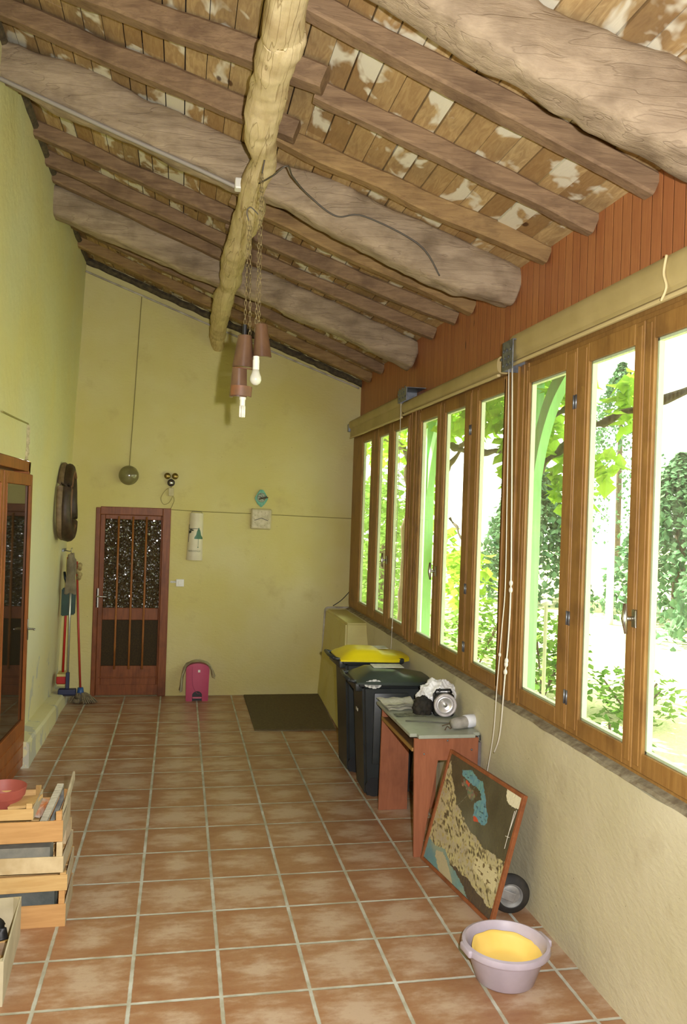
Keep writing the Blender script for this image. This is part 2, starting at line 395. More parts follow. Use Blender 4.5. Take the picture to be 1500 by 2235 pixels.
# kerb ledge along the foot of the left wall
bm = B(); ny = 30; prev = None
for i in range(ny+1):
    y = 6.93+(YW-6.93)*i/ny; h = .21+(.11-.21)*i/ny+noise.noise(Vector((y*3, 0, 0)))*.006; xf = -1.12+noise.noise(Vector((y*2, 5, 0)))*.008
    sec = [bm.verts.new(p) for p in ((-1.29, y, 0), (xf, y, 0), (xf-.004, y, h-.02), (xf-.022, y, h), (-1.27, y, h+.012))]
    if prev:
        for k in range(5): bm.faces.new((prev[k], prev[(k+1) % 5], sec[(k+1) % 5], sec[k]))
    else: bm.faces.new(sec)
    prev = sec
bm.faces.new(prev); struct(obj('trim_3', bm, M_left))
# right low wall (under the windows) with a dusty sill
bm = B(); ny = 70; nz = 10; vs = {}
for i in range(ny+1):
    for j in range(nz+1):
        y = -1.5+(YW+1.52)*i/ny; z = 1.0*j/nz
        x = 1.918+noise.noise(Vector((y*1.3, z*1.3, 7)))*.014+noise.noise(Vector((y*6, z*6, 2)))*.003
        if j == nz: x += .012+.008*noise.noise(Vector((y*7, 1, 1)))
        vs[i, j] = bm.verts.new((x, y, z+(.012*noise.noise(Vector((y*4, 3, 3))) if j >= nz-1 else 0)))
for i in range(ny):
    for j in range(nz):
        f = bm.faces.new((vs[i, j], vs[i+1, j], vs[i+1, j+1], vs[i, j+1])); f.smooth = True
    a, b = vs[i, nz].co, vs[i+1, nz].co
    quad(bm, a, b, (2.25, b.y, 1.01), (2.25, a.y, 1.01))
    quad(bm, (2.25, a.y, 1.01), (2.25, b.y, 1.01), (2.25, b.y, -.4), (2.25, a.y, -.4))
struct(obj('wall_right', bm, M_low))
# buttress in the far right corner
bm = B()
b0 = [bm.verts.new(p) for p in ((1.56, 7.62, 0), (2.0, 7.62, 0), (2.0, YW+.01, 0), (1.63, YW+.01, 0))]
b1 = [bm.verts.new(p) for p in ((1.705, 8.3, .985), (2.06, 8.3, .985), (2.06, YW+.01, .99), (1.70, YW+.01, .99))]
bm.faces.new(b0); bm.faces.new(b1)
for k in range(4): bm.faces.new((b0[k], b0[(k+1) % 4], b1[(k+1) % 4], b1[k]))
bmesh.ops.bevel(bm, geom=bm.edges[:], offset=.02, segments=3, affect='EDGES')
struct(obj('wall_buttress', bm, M_end))
# pine cladding above the windows
bm = B(); box(bm, 2.034, 2.12, -1.5, YW+.01, 3.0, 3.80); struct(obj('wall_upper', bm, M_clad))
# rear wall behind the camera
bm = B(); box(bm, -1.8, 2.3, -1.6, -1.5, -.1, 5.3); struct(obj('wall_rear', bm, M_end))
# dark strip where the end wall meets the roof, the gap's shade as colour
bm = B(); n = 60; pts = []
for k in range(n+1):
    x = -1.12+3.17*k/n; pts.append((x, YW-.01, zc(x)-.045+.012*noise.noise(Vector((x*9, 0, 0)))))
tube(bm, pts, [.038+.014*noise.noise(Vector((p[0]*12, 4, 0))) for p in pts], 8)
struct(obj('trim_4', bm, simple('dark_gap_shade', S(92, 82, 58), S(60, 52, 40), 25, .95, bump=.8, bscale=40)))
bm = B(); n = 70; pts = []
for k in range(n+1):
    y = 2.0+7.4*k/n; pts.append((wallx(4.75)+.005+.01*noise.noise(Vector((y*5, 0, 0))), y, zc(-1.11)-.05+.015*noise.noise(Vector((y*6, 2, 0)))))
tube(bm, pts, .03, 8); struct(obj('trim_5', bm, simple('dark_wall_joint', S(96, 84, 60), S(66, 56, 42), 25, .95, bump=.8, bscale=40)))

# roof boards: real strips with gaps, one structure mesh
bm = B(); lay = bm.loops.layers.float_color.new('var'); bw = .107; x = -1.35; rng = random.Random(3)
joints = [-1.5, .6, 2.3, 3.42, 4.5, 5.7, 6.7, 8.1, YW+.02]
while x < 2.14:
    wdt = bw*rng.uniform(.9, 1.12); gap = rng.choice([.003, .004, .006, .009]); ys = [joints[0]]+[j for j in joints[1:-1] if rng.random() < .55]+[joints[-1]]
    for ya, yb in zip(ys, ys[1:]):
        dz = rng.uniform(-.003, .006); x0, x1 = x+gap/2, x+wdt-gap/2; nf = len(bm.faces)
        p = [(x0, ya, zc(x0)+dz), (x1, ya, zc(x1)+dz), (x1, yb-.002, zc(x1)+dz), (x0, yb-.002, zc(x0)+dz)]
        lo = [bm.verts.new(q) for q in p]; hi = [bm.verts.new((q[0], q[1], q[2]+.022)) for q in p]
        fs = [bm.faces.new(lo), bm.faces.new(hi)]+[bm.faces.new((lo[k], lo[(k+1) % 4], hi[(k+1) % 4], hi[k])) for k in range(4)]
        c = (rng.random(), rng.random()**2, rng.random(), 1)
        for f in fs:
            for l in f.loops: l[lay] = c
    x += wdt
struct(obj('ceiling', bm, M_board))
bm = B(); q = [(-2.6, zc(-2.6)), (2.9, zc(2.9))]
for z_ in (.05, .16):
    quad(bm, (q[0][0], -1.6, q[0][1]+z_), (q[1][0], -1.6, q[1][1]+z_), (q[1][0], 10.1, q[1][1]+z_), (q[0][0], 10.1, q[0][1]+z_))
quad(bm, (q[1][0], -1.6, q[1][1]+.05), (q[1][0], 10.1, q[1][1]+.05), (q[1][0], 10.1, q[1][1]+.16), (q[1][0], -1.6, q[1][1]+.16))
struct(obj('roof', bm, simple('dark_gap_backing', S(48, 42, 36), rough=.95)))  # dark sheet above the boards, shade of their gaps put into its colour

# ------------------------------------------------------------ beams, rafters, purlin
def big_beam(rows, label, seed):
    # rows: x, centre y, top offset, bottom offset under the boards
    ctrl = [(x, y, zc(x)+(t_+b_)/2, .105, (t_-b_)/2+.004) for x, y, t_, b_ in rows]
    return tag(obj('ceiling_beam', timber(ctrl, 110, 36, 4.5, .017, seed, 2.6), M_beam, smooth=True), label, 'beam', 'heavy crooked ceiling beams')
big_beam([(-1.18, 7.25, -.12, -.33), (-.5, 7.3, -.03, -.30), (.2, 7.33, .0, -.27), (.7, 7.27, -.0, -.245), (1.2, 7.2, -.0, -.245), (2.03, 7.2, .0, -.25)],
         'heavy grey hewn beam nearest the end wall, above the hanging lamps', 11)
big_beam([(-1.18, 5.2, -.03, -.24), (-.5, 5.12, .0, -.27), (.35, 5.07, .0, -.25), (.9, 4.99, .0, -.28), (1.45, 4.93, .0, -.31), (1.75, 4.94, .0, -.29), (2.03, 4.95, .0, -.22)],
         'long grey hewn beam crossing the middle of the ceiling with a conduit under it', 23)
big_beam([(-1.18, 2.85, -.03, -.24), (-.3, 2.84, .0, -.26), (.6, 2.86, .0, -.21), (1.15, 2.84, .0, -.26), (1.5, 2.82, .0, -.29), (2.03, 2.8, .0, -.26)],
         'pale thick beam cutting across the top right corner, nearest to the viewer', 37)
def rafter(x0, y0, x1, y1, label, mat=None, drop=0, wy=.042, hz=.05, seed=0):
    rr = random.Random(seed); ctrl = []
    for k in range(6):
        u = k/5; x = x0+(x1-x0)*u; y = y0+(y1-y0)*u+wy+rr.uniform(-.012, .012)
        ctrl.append((x, y, zc(x)-hz-drop+rr.uniform(-.004, .004), wy*rr.uniform(.9, 1.15), hz*rr.uniform(.92, 1.12)))
    return tag(obj('rafter', timber(ctrl, 36, 24, 12, .004, seed*7, 3.2), mat or M_rafter, smooth=True, angle=.55), label, 'rafter', 'rafters under the roof boards')
A, O_ = M_rafter, M_rafter2
for x0, y0, x1, y1, lb, mt, dr, wy, hz in [
    (.2, 3.33, 2.03, 3.33, 'brown rafter next to the pale thick beam at the upper right', A, 0, .045, .055),
    (.585, 3.93, 2.03, 3.87, 'brown rafter starting right beside the purlin, next to the ochre one before the middle beam', A, 0, .04, .05),
    (.42, 4.56, 2.03, 4.41, 'ochre rafter right of the purlin, just on the near side of the middle beam', O_, 0, .04, .05),
    (-1.16, 3.40, .22, 3.33, 'brown rafter at the upper left edge, left of the purlin top', A, 0, .045, .05),
    (-1.16, 4.22, .60, 3.78, 'brown rafter from the left ending in a sawn end just right of the purlin top', A, .012, .048, .055),
    (-1.16, 4.66, .55, 4.38, 'brown rafter from the left wall with a sawn end beside the purlin', A, .012, .045, .055),
    (-1.16, 5.56, .42, 5.52, 'thin plank rafter close behind the conduit of the middle beam, left of the purlin', O_, 0, .03, .05),
    (-1.16, 6.18, .45, 6.10, 'dark brown rafter left of the purlin, second behind the middle beam', A, 0, .045, .05),
    (-1.16, 6.67, .45, 6.69, 'dark brown rafter left of the purlin, third behind the middle beam', A, 0, .045, .05),
    (-1.16, 7.02, .45, 7.08, 'grey brown rafter left of the purlin lying against the farthest beam', A, 0, .04, .05),
    (.28, 5.70, 2.03, 5.65, 'reddish rafter right of the purlin partly hidden by the middle beam', O_, 0, .045, .055),
    (.28, 6.27, 2.03, 6.02, 'brown rafter right of the purlin, second behind the middle beam', A, 0, .045, .05),
    (.28, 6.78, 2.03, 6.56, 'grey rafter right of the purlin, third behind the middle beam', A, 0, .042, .05),
    (-1.16, 8.15, 2.03, 8.36, 'grey brown rafter between the farthest beam and the end wall', A, 0, .045, .05),
    (-1.16, 8.75, 2.03, 8.92, 'ochre rafter closest to the end wall', O_, 0, .05, .05)]:
    rafter(x0, y0, x1, y1, lb, mt, dr, wy, hz, seed=int(y0*100+x0*10))
lg = [(.335, -1.4, .24, .085), (.33, 1.5, .24, .08), (.334, 3.147, .24, .078), (.352, 3.381, .24, .085), (.346, 3.53, .24, .088), (.340, 3.767, .24, .089), (.334, 4.045, .24, .084), (.342, 4.24, .24, .084), (.369, 4.425, .24, .078),
      (.387, 4.60, .24, .074), (.37, 5.009, .24, .078), (.379, 5.345, .24, .09), (.362, 5.762, .24, .083), (.351, 6.126, .25, .092), (.346, 6.658, .26, .088), (.352, 7.094, .26, .08), (.330, 7.483, .27, .088), (.322, 8.0, .28, .09), (.33, 8.8, .30, .085), (.355, 9.40, .33, .072), (.355, 9.5, .33, .07)]
tag(obj('purlin_log', timber([(x, y, zc(x)-o, r, r) for x, y, o, r in lg], 200, 28, 2.3, .011, 5, 3.6), M_log, smooth=True),
    'pale crooked tree trunk running along the ceiling to the end wall', 'log')

# ------------------------------------------------------------ windows
XG, XF = 1.968, 1.955
def window(n_, y_far, y_near, panes, handle=None, dbl=()):
    """panes: list of (far y, near y) glass ranges"""
    W = sthing('window_%d' % n_, (2.0, y_near, 1.05))
    bm = B(); z0, z1 = 1.015, 3.03
    box(bm, 1.972, 2.0, y_near, y_far, z0, z0+.05, .004); box(bm, 1.972, 2.0, y_near, y_far, z1-.05, z1, .004)
    box(bm, 1.966, 2.0, y_far-.04, y_far, z0, z1, .004); box(bm, 1.966, 2.0, y_near, y_near+.04, z0, z1, .004)
    fr = obj('window_frame', bm, M_wfr, W, world=True)
    for k, (a, b) in enumerate(panes):
        # sash edges half way to the neighbouring pane
        ya = y_far-.035 if k == 0 else (panes[k-1][1]+a)/2-.003
        yb = y_near+.035 if k == len(panes)-1 else (b+panes[k+1][0])/2+.003
        s = B(); x0, x1 = XF, 1.99; g0, g1 = 1.135, 2.905
        box(s, x0, x1, yb, b, z0+.035, z1-.03, .005); box(s, x0, x1, a, ya, z0+.035, z1-.03, .005)
        box(s, x0, x1, b, a, z0+.035, g0, .004); box(s, x0, x1, b, a, g1, z1-.03, .004)
        box(s, x0-.004, x0+.012, yb+.012, b-.02, z0+.06, z1-.05, .003); box(s, x0-.004, x0+.012, a+.02, ya-.012, z0+.06, z1-.05, .003)
        so = obj('window_sash', s, M_wfr, W, world=True)
        q_ = B()
        for d in ((b-.002, b+.012, g0, g1), (a-.012, a+.002, g0, g1), (b, a, g0-.002, g0+.012), (b, a, g1-.012, g1+.002)): box(q_, 1.972, 1.998, *d)
        obj('outer_stop', q_, M_stop, W, world=True)
        g = B(); box(g, XG, XG+.004, b-.005, a+.005, g0-.005, g1+.005); go = obj('pane', g, M_glass, so, world=False)
        for v in go.data.vertices: v.co -= Vector(W.location)
    for y in dbl:
        for z in (1.22, 1.62, 2.72):
            h = B(); lathe(h, [(.0, -.035), (.006, -.035), (.006, .035), (0, .035)], (XF-.006, y+.012, z), 8); lathe(h, [(.0, -.035), (.006, -.035), (.006, .035), (0, .035)], (XF-.006, y-.014, z), 8)
            obj('hinge', h, M_galv, W, world=True, smooth=True)
    if handle:
        y, z = handle; h = B(); box(h, XF-.012, XF, y-.018, y+.018, z-.04, z+.04, .006)
        tube(h, [(XF-.008, y, z), (XF-.05, y, z)], .010, 10)
        tube(h, [(XF-.05, y+.004, z+.065), (XF-.054, y, z), (XF-.05, y-.01, z-.065)], [.008, .014, .007], 10)
        obj('window_handle', h, M_chrome, W, world=True, smooth=True)
    return W
window(1, 9.44, 6.99, [(8.92, 8.494), (8.162, 7.762), (7.55, 7.081)], (7.66, 1.68))
window(2, 6.76, 4.79, [(6.664, 6.219), (6.022, 5.574), (5.296, 4.857)], (6.12, 1.69), (5.435,))
window(3, 4.56, 2.35, [(4.481, 4.018), (3.769, 3.349), (3.192, 2.75)], (3.27, 1.70), (3.893,))
window(4, 2.2, 0.3, [(2.1, 1.7), (1.45, 1.05), (.85, .4)], None, ())
# posts between the windows and the solid parts of the window wall
bm = B()
for y0, y1 in ((6.76, 6.99), (4.56, 4.79), (2.2, 2.35)):
    box(bm, 1.972, 2.004, y0, y1, 1.0, 3.03, .006); box(bm, 1.958, 1.975, y0+.09, y1-.09, 1.0, 3.03, .004)
    box(bm, 1.964, 1.976, y0+.02, y0+.06, 1.0, 3.03, .004)
struct(obj('trim_6', bm, M_wfr))
bm = B(); box(bm, 1.98, 2.2, -1.5, .3, 1.0, 3.03); box(bm, 1.985, 2.04, 9.44, YW+.05, 1.0, 3.05); struct(obj('trim_7', bm, M_wfr))
bm = B(); box(bm, 2.0, 2.10, -1.5, YW, 3.03, 3.08); struct(obj('trim_8', bm, M_wfr))
# dusty mortar line on the sill under the frames
bm = B(); n = 160; prev = None
for i in range(n+1):
    y = .3+9.1*i/n; q = noise.noise(Vector((y*6, 0, 4)))
    s_ = [bm.verts.new(p) for p in ((1.975, y, 1.002), (1.925+.012*q, y, 1.004), (1.938, y, 1.016+.006*q), (1.975, y, 1.03))]
    if prev:
        for k in range(3): bm.faces.new((prev[k], prev[k+1], s_[k+1], s_[k]))
    prev = s_
struct(obj('trim_9', bm, simple('dusty_grey_mortar', S(150, 142, 116), S(112, 98, 74), 18, .95, bump=.7)))

# ------------------------------------------------------------ roller blinds, brackets and cords
def blind(y0, y1, label, roll, flap=None, rail=None):
    t = thing('roller_blind', label, 'blind', (1.9, (y0+y1)/2, 3.05), group=None)
    b = B(); pts = roll; n = len(pts)
    a = [b.verts.new((p[0], y0, p[1])) for p in pts]; c = [b.verts.new((p[0], y1, p[1])) for p in pts]
    b.faces.new(a); b.faces.new(c)
    for k in range(n): b.faces.new((a[k], a[(k+1) % n], c[(k+1) % n], c[k]))
    obj('blind_roll', b, M_blind, t, world=True, smooth=True, angle=.6)
    if flap:
        b = B(); x_, z0, z1 = flap; box(b, x_, x_+.006, y0-.0, y1, z0, z1, .002); obj('blind_cover', b, M_blind, t, world=True)
    b = B(); x_, z_ = rail; box(b, x_, x_+.022, y0, y1, z_, z_+.018, .005); obj('bottom_rail', b, simple('pale_blind_rail', S(196, 178, 128), rough=.5), t, world=True)
    return t
def roundsec(cx, cz, rx, rz, n=20, p=3.0):
    o = []
    for k in range(n):
        a = 2*PI*k/n; c_, s_ = math.cos(a), math.sin(a); r = (abs(c_)**p+abs(s_)**p)**(-1/p); o.append((cx+c_*r*rx, cz+s_*r*rz))
    return o
BL1 = blind(7.10, 9.36, 'olive rolled blind with a drooping lower flap over the farthest window', roundsec(1.925, 3.135, .045, .05), (1.90, 2.99, 3.10), (1.892, 2.975))
blind(4.80, 7.02, 'beige rolled blind over the middle window, between the two grey brackets', roundsec(1.93, 3.06, .05, .055), None, (1.885, 2.985))
BL3 = blind(1.0, 4.60, 'long wide beige blind box over the nearest window, with a loose peeling strip', roundsec(1.93, 3.125, .055, .075, p=4), (1.888, 3.04, 3.14), (1.882, 3.015))
def bracket(y, z, label, w_=.30, h_=.15):
    t = B(); box(t, 1.855, 1.862, y, y+w_, z, z+h_, .001); box(t, 1.855, 2.03, y+w_-.006, y+w_, z, z+h_, .001); box(t, 1.862, 2.03, y, y+w_, z+h_-.006, z+h_, .001)
    for i in range(6):
        for j in range(3):
            if (i+j) % 2 == 0: lathe(t, [(0, 0), (.009, 0), (.009, .004), (0, .004)], (1.852, y+.03+i*w_/6.2, z+.03+j*.042), 8, Matrix.Rotation(-PI/2, 3, 'Y'))
    return tag(obj('blind_bracket', t, M_galv), label, 'bracket')
bracket(6.80, 3.10, 'perforated grey metal blind bracket between the far and middle windows', .28, .11)
bracket(4.50, 2.99, 'grey metal bracket at the post between the middle and near windows', .16, .17)
bm = B(); box(bm, 1.88, 2.02, 9.38, 9.44, 3.06, 3.15, .004); tag(obj('blind_bracket', bm, M_galv), 'small grey blind bracket in the far corner of the end wall', 'bracket')
def cord(parent, pts, r, knots=(), n=60):
    t = B(); p = cr(pts, n); tube(t, p, r, 6)
    for k in knots: sphere(t, p[k], r*2.6, 8, 6, (1, 1, 1.5))
    return obj('cord', t, M_cord, parent, smooth=True, world=True)
b = B(); tube(b, cr([(1.872, 2.99, 3.19), (1.868, 3.0, 3.12), (1.872, 2.985, 3.06), (1.866, 3.01, 3.01)], 20), .006, 6); obj('loose_strip', b, simple('pale_torn_vinyl', S(196, 180, 132), rough=.6), BL3, smooth=True, world=True)
cord(BL3, [(1.885, 4.62, 3.0), (1.88, 4.57, 2.2), (1.875, 4.544, 1.72), (1.865, 4.548, 1.477), (1.86, 4.583, 1.12), (1.855, 4.60, .85), (1.86, 4.70, .57)], .0035, (34,))
cord(BL3, [(1.885, 4.568, 3.0), (1.88, 4.50, 2.2), (1.87, 4.45, 1.72), (1.865, 4.45, 1.42), (1.86, 4.47, 1.2), (1.855, 4.50, .88), (1.855, 4.58, .74)], .0045, (19, 20, 35, 36, 38))
cord(BL1, [(1.87, 7.02, 3.11), (1.87, 7.02, 2.2), (1.88, 7.08, 1.5), (1.89, 7.15, 1.1), (1.90, 7.2, .9)], .003, (44,))

# ------------------------------------------------------------ end door
D = sthing('door_1', ((DX0+DX1)/2, YW, 0))
def door_box(name, dims, mat, parent=D, bev=.006):
    b = B()
    for d in dims: box(b, *d, bev)
    return obj(name, b, mat, parent, world=True)
door_box('door_frame', [(DX0+.002, DX0+.05, YW-.012, YW+.1, 0, DZ), (DX1-.085, DX1+.004, YW-.02, YW+.1, 0, DZ+.012), (DX0+.05, DX1-.085, YW-.014, YW+.1, DZ-.075, DZ+.012)], M_door)
leaf = door_box('door_leaf', [(DX0+.05, -.812, YW+.012, YW+.055, .01, DZ-.075), (-.207, DX1-.085, YW+.012, YW+.055, .01, DZ-.075), (-.812, -.207, YW+.012, YW+.055, 1.965, DZ-.075),
                              (-.812, -.207, YW+.012, YW+.055, .845, .98), (-.812, -.207, YW+.012, YW+.055, .01, .335), (-.83, -.19, YW+.002, YW+.02, .20, .215), (-.86, -.15, YW+.0, YW+.02, .01, .125)], M_door)
for z0, z1 in ((.335, .845), (.98, 1.965)):
    b = B(); box(b, -.812, -.207, YW+.034, YW+.042, z0, z1); g = obj('door_pane', b, M_ham if z0 > .5 else M_ham2, D, world=True)
for x_ in (-.665, -.51, -.365):
    b = B(); tube(b, [(x_, YW+.0, .30), (x_, YW+.0, .6), (x_, YW+.0, 1.4), (x_, YW+.0, 2.0)], .0115, 10); obj('door_bar', b, M_rod, D, world=True, smooth=True)
b = B(); box(b, -.885, -.853, YW-.012, YW+.012, .98, 1.20, .005); ob = obj('handle_plate', b, M_chrome, D, world=True)
b = B(); tube(b, [(-.868, YW, 1.11), (-.868, YW-.05, 1.11), (-.85, YW-.055, 1.11), (-.765, YW-.05, 1.105)], .009, 10); obj('door_handle', b, M_chrome, D, world=True, smooth=True)

b = B(); box(b, DX0-.1, DX1+.1, YW+.16, YW+.2, -.05, DZ+.1); box(b, DX0, DX1, YW+.0, YW+.17, -.05, .012); obj('door_light_block', b, M_room, D, world=True)  # unseen panel and threshold, added to stop daylight leaking around the door leaf
# ------------------------------------------------------------ glazed door on the left
D2 = sthing('door_2', (-1.22, 6.9, 0))
Yh, Yf = 4.98, 6.97
b = B(); fx = lambda z: wallx(z)
for (y0, y1, z0, z1) in ((4.93, 4.99, 0, 2.43), (6.89, 6.95, 0, 2.43), (4.93, 6.95, 2.36, 2.44)):
    box(b, -1.30, -1.185, y0, y1, z0, z1, .005)
obj('door_frame', b, M_door_l, D2, world=True)
def leafgrp(y0, y1, x0, x1):
    """a leaf from (x0,y0) to (x1,y1), slightly ajar"""
    L = math.hypot(y1-y0, x1-x0); ang = math.atan2(y1-y0, x1-x0)
    Mx = Matrix.Translation((x0, y0, 0)) @ Matrix.Rotation(ang, 4, 'Z')
    b = B()
    for d in ((0, .075, -.02, .02, .02, 2.34), (L-.075, L, -.02, .02, .02, 2.34), (.075, L-.075, -.02, .02, 2.25, 2.34), (.075, L-.075, -.02, .02, .02, .40),
              (.05, L-.05, -.026, .026, .09, .10), (.05, L-.05, -.026, .026, .19, .20), (.05, L-.05, -.026, .026, .29, .30)):
        box(b, *d, .005, Mx)
    lo = obj('door_leaf', b, M_door_l, D2, world=True)
    b = B(); box(b, .075, L-.075, -.004, .004, .40, 2.25, 0, Mx); obj('door_pane', b, M_pane, D2, world=True)
    b = B(); box(b, .07, .085, -.024, -.006, .40, 2.25, .003, Mx); box(b, L-.085, L-.07, -.024, -.006, .40, 2.25, .003, Mx); obj('glazing_bead', b, M_door_l, D2, world=True)
    return Mx, L
leafgrp(6.07, 6.96, -1.222, -1.185)
leafgrp(5.02, 6.05, -1.225, -1.222)
b = B(); box(b, -1.166, -1.160, 6.93, 6.96, 1.02, 1.19, .004); tube(b, [(-1.165, 6.945, 1.11), (-1.12, 6.945, 1.11), (-1.11, 6.93, 1.11), (-1.108, 6.90, 1.11)], .008, 8)
obj('door_handle', b, M_chrome, D2, world=True, smooth=True)

# ------------------------------------------------------------ cables and conduits
def run(name, pts, r, mat, label, cat='cable', n=60, seg=7):
    t = B(); tube(t, cr(pts, n), r, seg); return tag(obj(name, t, mat, smooth=True), label, cat)
run('wall_wire', [(-.095, YW-.006, 2.09), (.3, YW-.006, 2.078), (.8, YW-.006, 2.073), (1.4, YW-.006, 2.062), (1.985, YW-.006, 2.053)], .0045, simple('painted_wire', S(150, 140, 80), rough=.7), 'thin painted wire running sideways across the end wall behind the clock')
run('lamp_wire', [(-.571, YW-.006, 2.55), (-.545, YW-.006, 3.2), (-.52, YW-.006, 3.9), (-.498, YW-.006, 4.46)], .005, simple('olive_wire', S(140, 130, 78), rough=.7), 'thin wire rising from the round globe lamp up to the roof')
run('electrical_conduit', [(-1.10, YW-.06, 4.665), (.4, YW-.055, 4.13), (2.0, YW-.05, 3.575)], .011, M_conduit, 'pale conduit following the sloping top edge of the end wall', 'conduit')
run('electrical_conduit', [(2.0, YW-.012, 3.1), (2.0, YW-.012, 2.2), (1.995, YW-.012, 1.06)], .011, M_conduit, 'vertical pale conduit in the corner between end wall and far window', 'conduit')
t = B(); tube(t, [(1.995, YW-.012, 1.012), (1.74, YW-.012, 1.012)], .011, 8); tube(t, cr([(1.74, YW-.012, 1.012), (1.70, YW-.012, 1.0), (1.685, YW-.012, .93), (1.672, YW-.02, .5), (1.648, YW-.02, .0)], 24), .011, 8)
tag(obj('electrical_conduit', t, M_conduit, smooth=True), 'pale conduit bending over the corner ledge and down to the floor', 'conduit')
run('black_cable', [(1.99, YW-.01, 1.22), (1.88, YW-.012, 1.10), (1.78, YW-.012, 1.03)], .005, M_black, 'short slanting black cable above the ledge in the far right corner')
run('electrical_conduit', [(-1.15, 5.09, zc(-1.15)-.275), (-.5, 5.04, zc(-.5)-.285), (.0, 5.0, zc(0)-.285), (.26, 4.99, zc(.26)-.285)], .014, simple('grey_conduit', S(150, 142, 132), rough=.5), 'grey conduit fixed along the underside of the middle beam', 'conduit')
b = B(); box(b, .255, .335, 4.93, 5.0, zc(.3)-.30, zc(.3)-.235, .008); tag(obj('junction_box', b, M_white), 'small white junction box at the purlin under the middle beam', 'box')
run('ceiling_cable', [(.30, 4.94, zc(.3)-.29), (.37, 4.75, zc(.37)-.31), (.43, 4.5, zc(.43)-.335), (.50, 4.40, zc(.5)-.285), (.56, 4.62, zc(.56)-.23), (.68, 4.82, zc(.68)-.20), (.85, 4.84, zc(.85)-.235), (1.02, 4.83, zc(1.02)-.16), (1.35, 4.78, zc(1.35)-.19), (1.5, 4.82, zc(1.5)-.3)], .005, M_cable, 'loose grey cable looping from the junction box along the middle beam', n=120)

# ------------------------------------------------------------ things on the end wall
t = thing('globe_lamp', 'round smoky glass globe lamp hanging on the end wall above the door', 'lamp', (-.571, YW, 2.453))
b = B(); lathe(b, [(0, -.045), (.07, -.045), (.075, -.03), (.075, 0), (0, 0)], (0, 0, 0), 24, Matrix.Rotation(PI/2, 3, 'X')); b_ = obj('lamp_base', b, simple('dull_brass', S(120, 108, 70), rough=.5, metal=.6), t)
b = B(); sphere(b, (0, -.075, 0), .108, 32, 20, (1, .72, 1)); obj('lamp_globe', b, simple('smoky_globe_glass', S(124, 118, 76), S(110, 104, 66), 6, .15, spec=.7), t, smooth=True)
t = thing('door_bell', 'brass double door bell with a dark striker dome on the end wall', 'bell', (-.112, YW, 2.42))
brass = simple('tarnished_brass', S(140, 120, 62), rough=.35, metal=.9)
for dx in (-.042, .042):
    b = B(); sphere(b, (dx, -.03, .045), .036, 18, 12, (1, .6, 1)); obj('bell_dome', b, brass, t, smooth=True)
b = B(); sphere(b, (0, -.03, -.03), .042, 20, 12, (1, .5, 1)); obj('bell_striker', b, simple('dark_bell_housing', S(52, 44, 42), rough=.4), t, smooth=True)
b = B(); sphere(b, (0, -.048, -.03), .022, 16, 10, (1, .5, 1)); obj('striker_cap', b, M_chrome, t, smooth=True)
t = thing('bell_switch_box', 'small cream box with a looping wire under the door bell', 'box', (-.108, YW, 2.288))
b = B(); box(b, -.03, .03, -.035, 0, -.045, .045, .006); obj('housing', b, M_cream, t)
b = B(); tube(b, cr([(0, -.012, .05), (-.06, -.012, .02), (-.11, -.012, -.07), (-.08, -.012, -.14), (-.02, -.012, -.12), (.02, -.012, -.05), (.035, -.012, -.1), (.0, -.012, -.19)], 50), .0035, 6); tube(b, [(0, -.01, .045), (.0, -.01, .09)], .003, 6)
obj('wire', b, simple('dull_yellow_wire', S(150, 138, 84), rough=.7), t, smooth=True)
# roof-tile sign
t = thing('welcome_tile', 'long white curved roof tile with a painted green bell, reading BIENVENUE', 'sign', (.171, YW, 1.53), (0, .022, 0))
def half_tile(b, w0, w1, h, dep, th=.012, n=18, y0=0, arch=PI):
    for (za, wa), (zb, wb) in (((0, w0), (h, w1)),):
        out = []; 
        for z_, w_ in ((za, wa), (zb, wb)):
            o = [b.verts.new((-math.cos((PI-arch)/2+arch*k/n)*w_/2, y0-math.sin((PI-arch)/2+arch*k/n)*dep, z_)) for k in range(n+1)]
            i_ = [b.verts.new((-math.cos((PI-arch)/2+arch*k/n)*(w_/2-th), y0-math.sin((PI-arch)/2+arch*k/n)*(dep-th), z_)) for k in range(n+1)]
            out.append((o, i_))
        (o0, i0), (o1, i1) = out
        for k in range(n):
            b.faces.new((o0[k], o0[k+1], o1[k+1], o1[k])); b.faces.new((i0[k], i1[k], i1[k+1], i0[k+1]))
            b.faces.new((o0[k], i0[k], i0[k+1], o0[k+1])); b.faces.new((o1[k], o1[k+1], i1[k+1], i1[k]))
        b.faces.new((o0[0], o1[0], i1[0], i0[0])); b.faces.new((o0[n], i0[n], i1[n], o1[n]))
b = B(); half_tile(b, .18, .15, .53, .06); obj('tile', b, simple('white_painted_clay', S(214, 206, 180), S(204, 194, 164), 5, .5), t, smooth=True, angle=.8)
g_ = simple('green_bell_paint', S(44, 104, 70), S(34, 84, 58), 10, .4); gk = simple('dark_bracket_paint', S(38, 44, 34), rough=.5)
def on_tile(x, z): w_ = .18-.03*z/.53; c_ = max(-1, min(1, x/(w_/2))); return -math.sqrt(max(0, 1-c_*c_))*.06-.002
def decal(b, poly, n=10):
    # fan of narrow strips following the tile's curve: poly rows (z, x0, x1)
    prev = None
    for z, xa, xb in poly:
        row = [b.verts.new((xa+(xb-xa)*k/n, on_tile(xa+(xb-xa)*k/n, z), z)) for k in range(n+1)]
        if prev:
            for k in range(n): b.faces.new((prev[k], prev[k+1], row[k+1], row[k]))
        prev = row
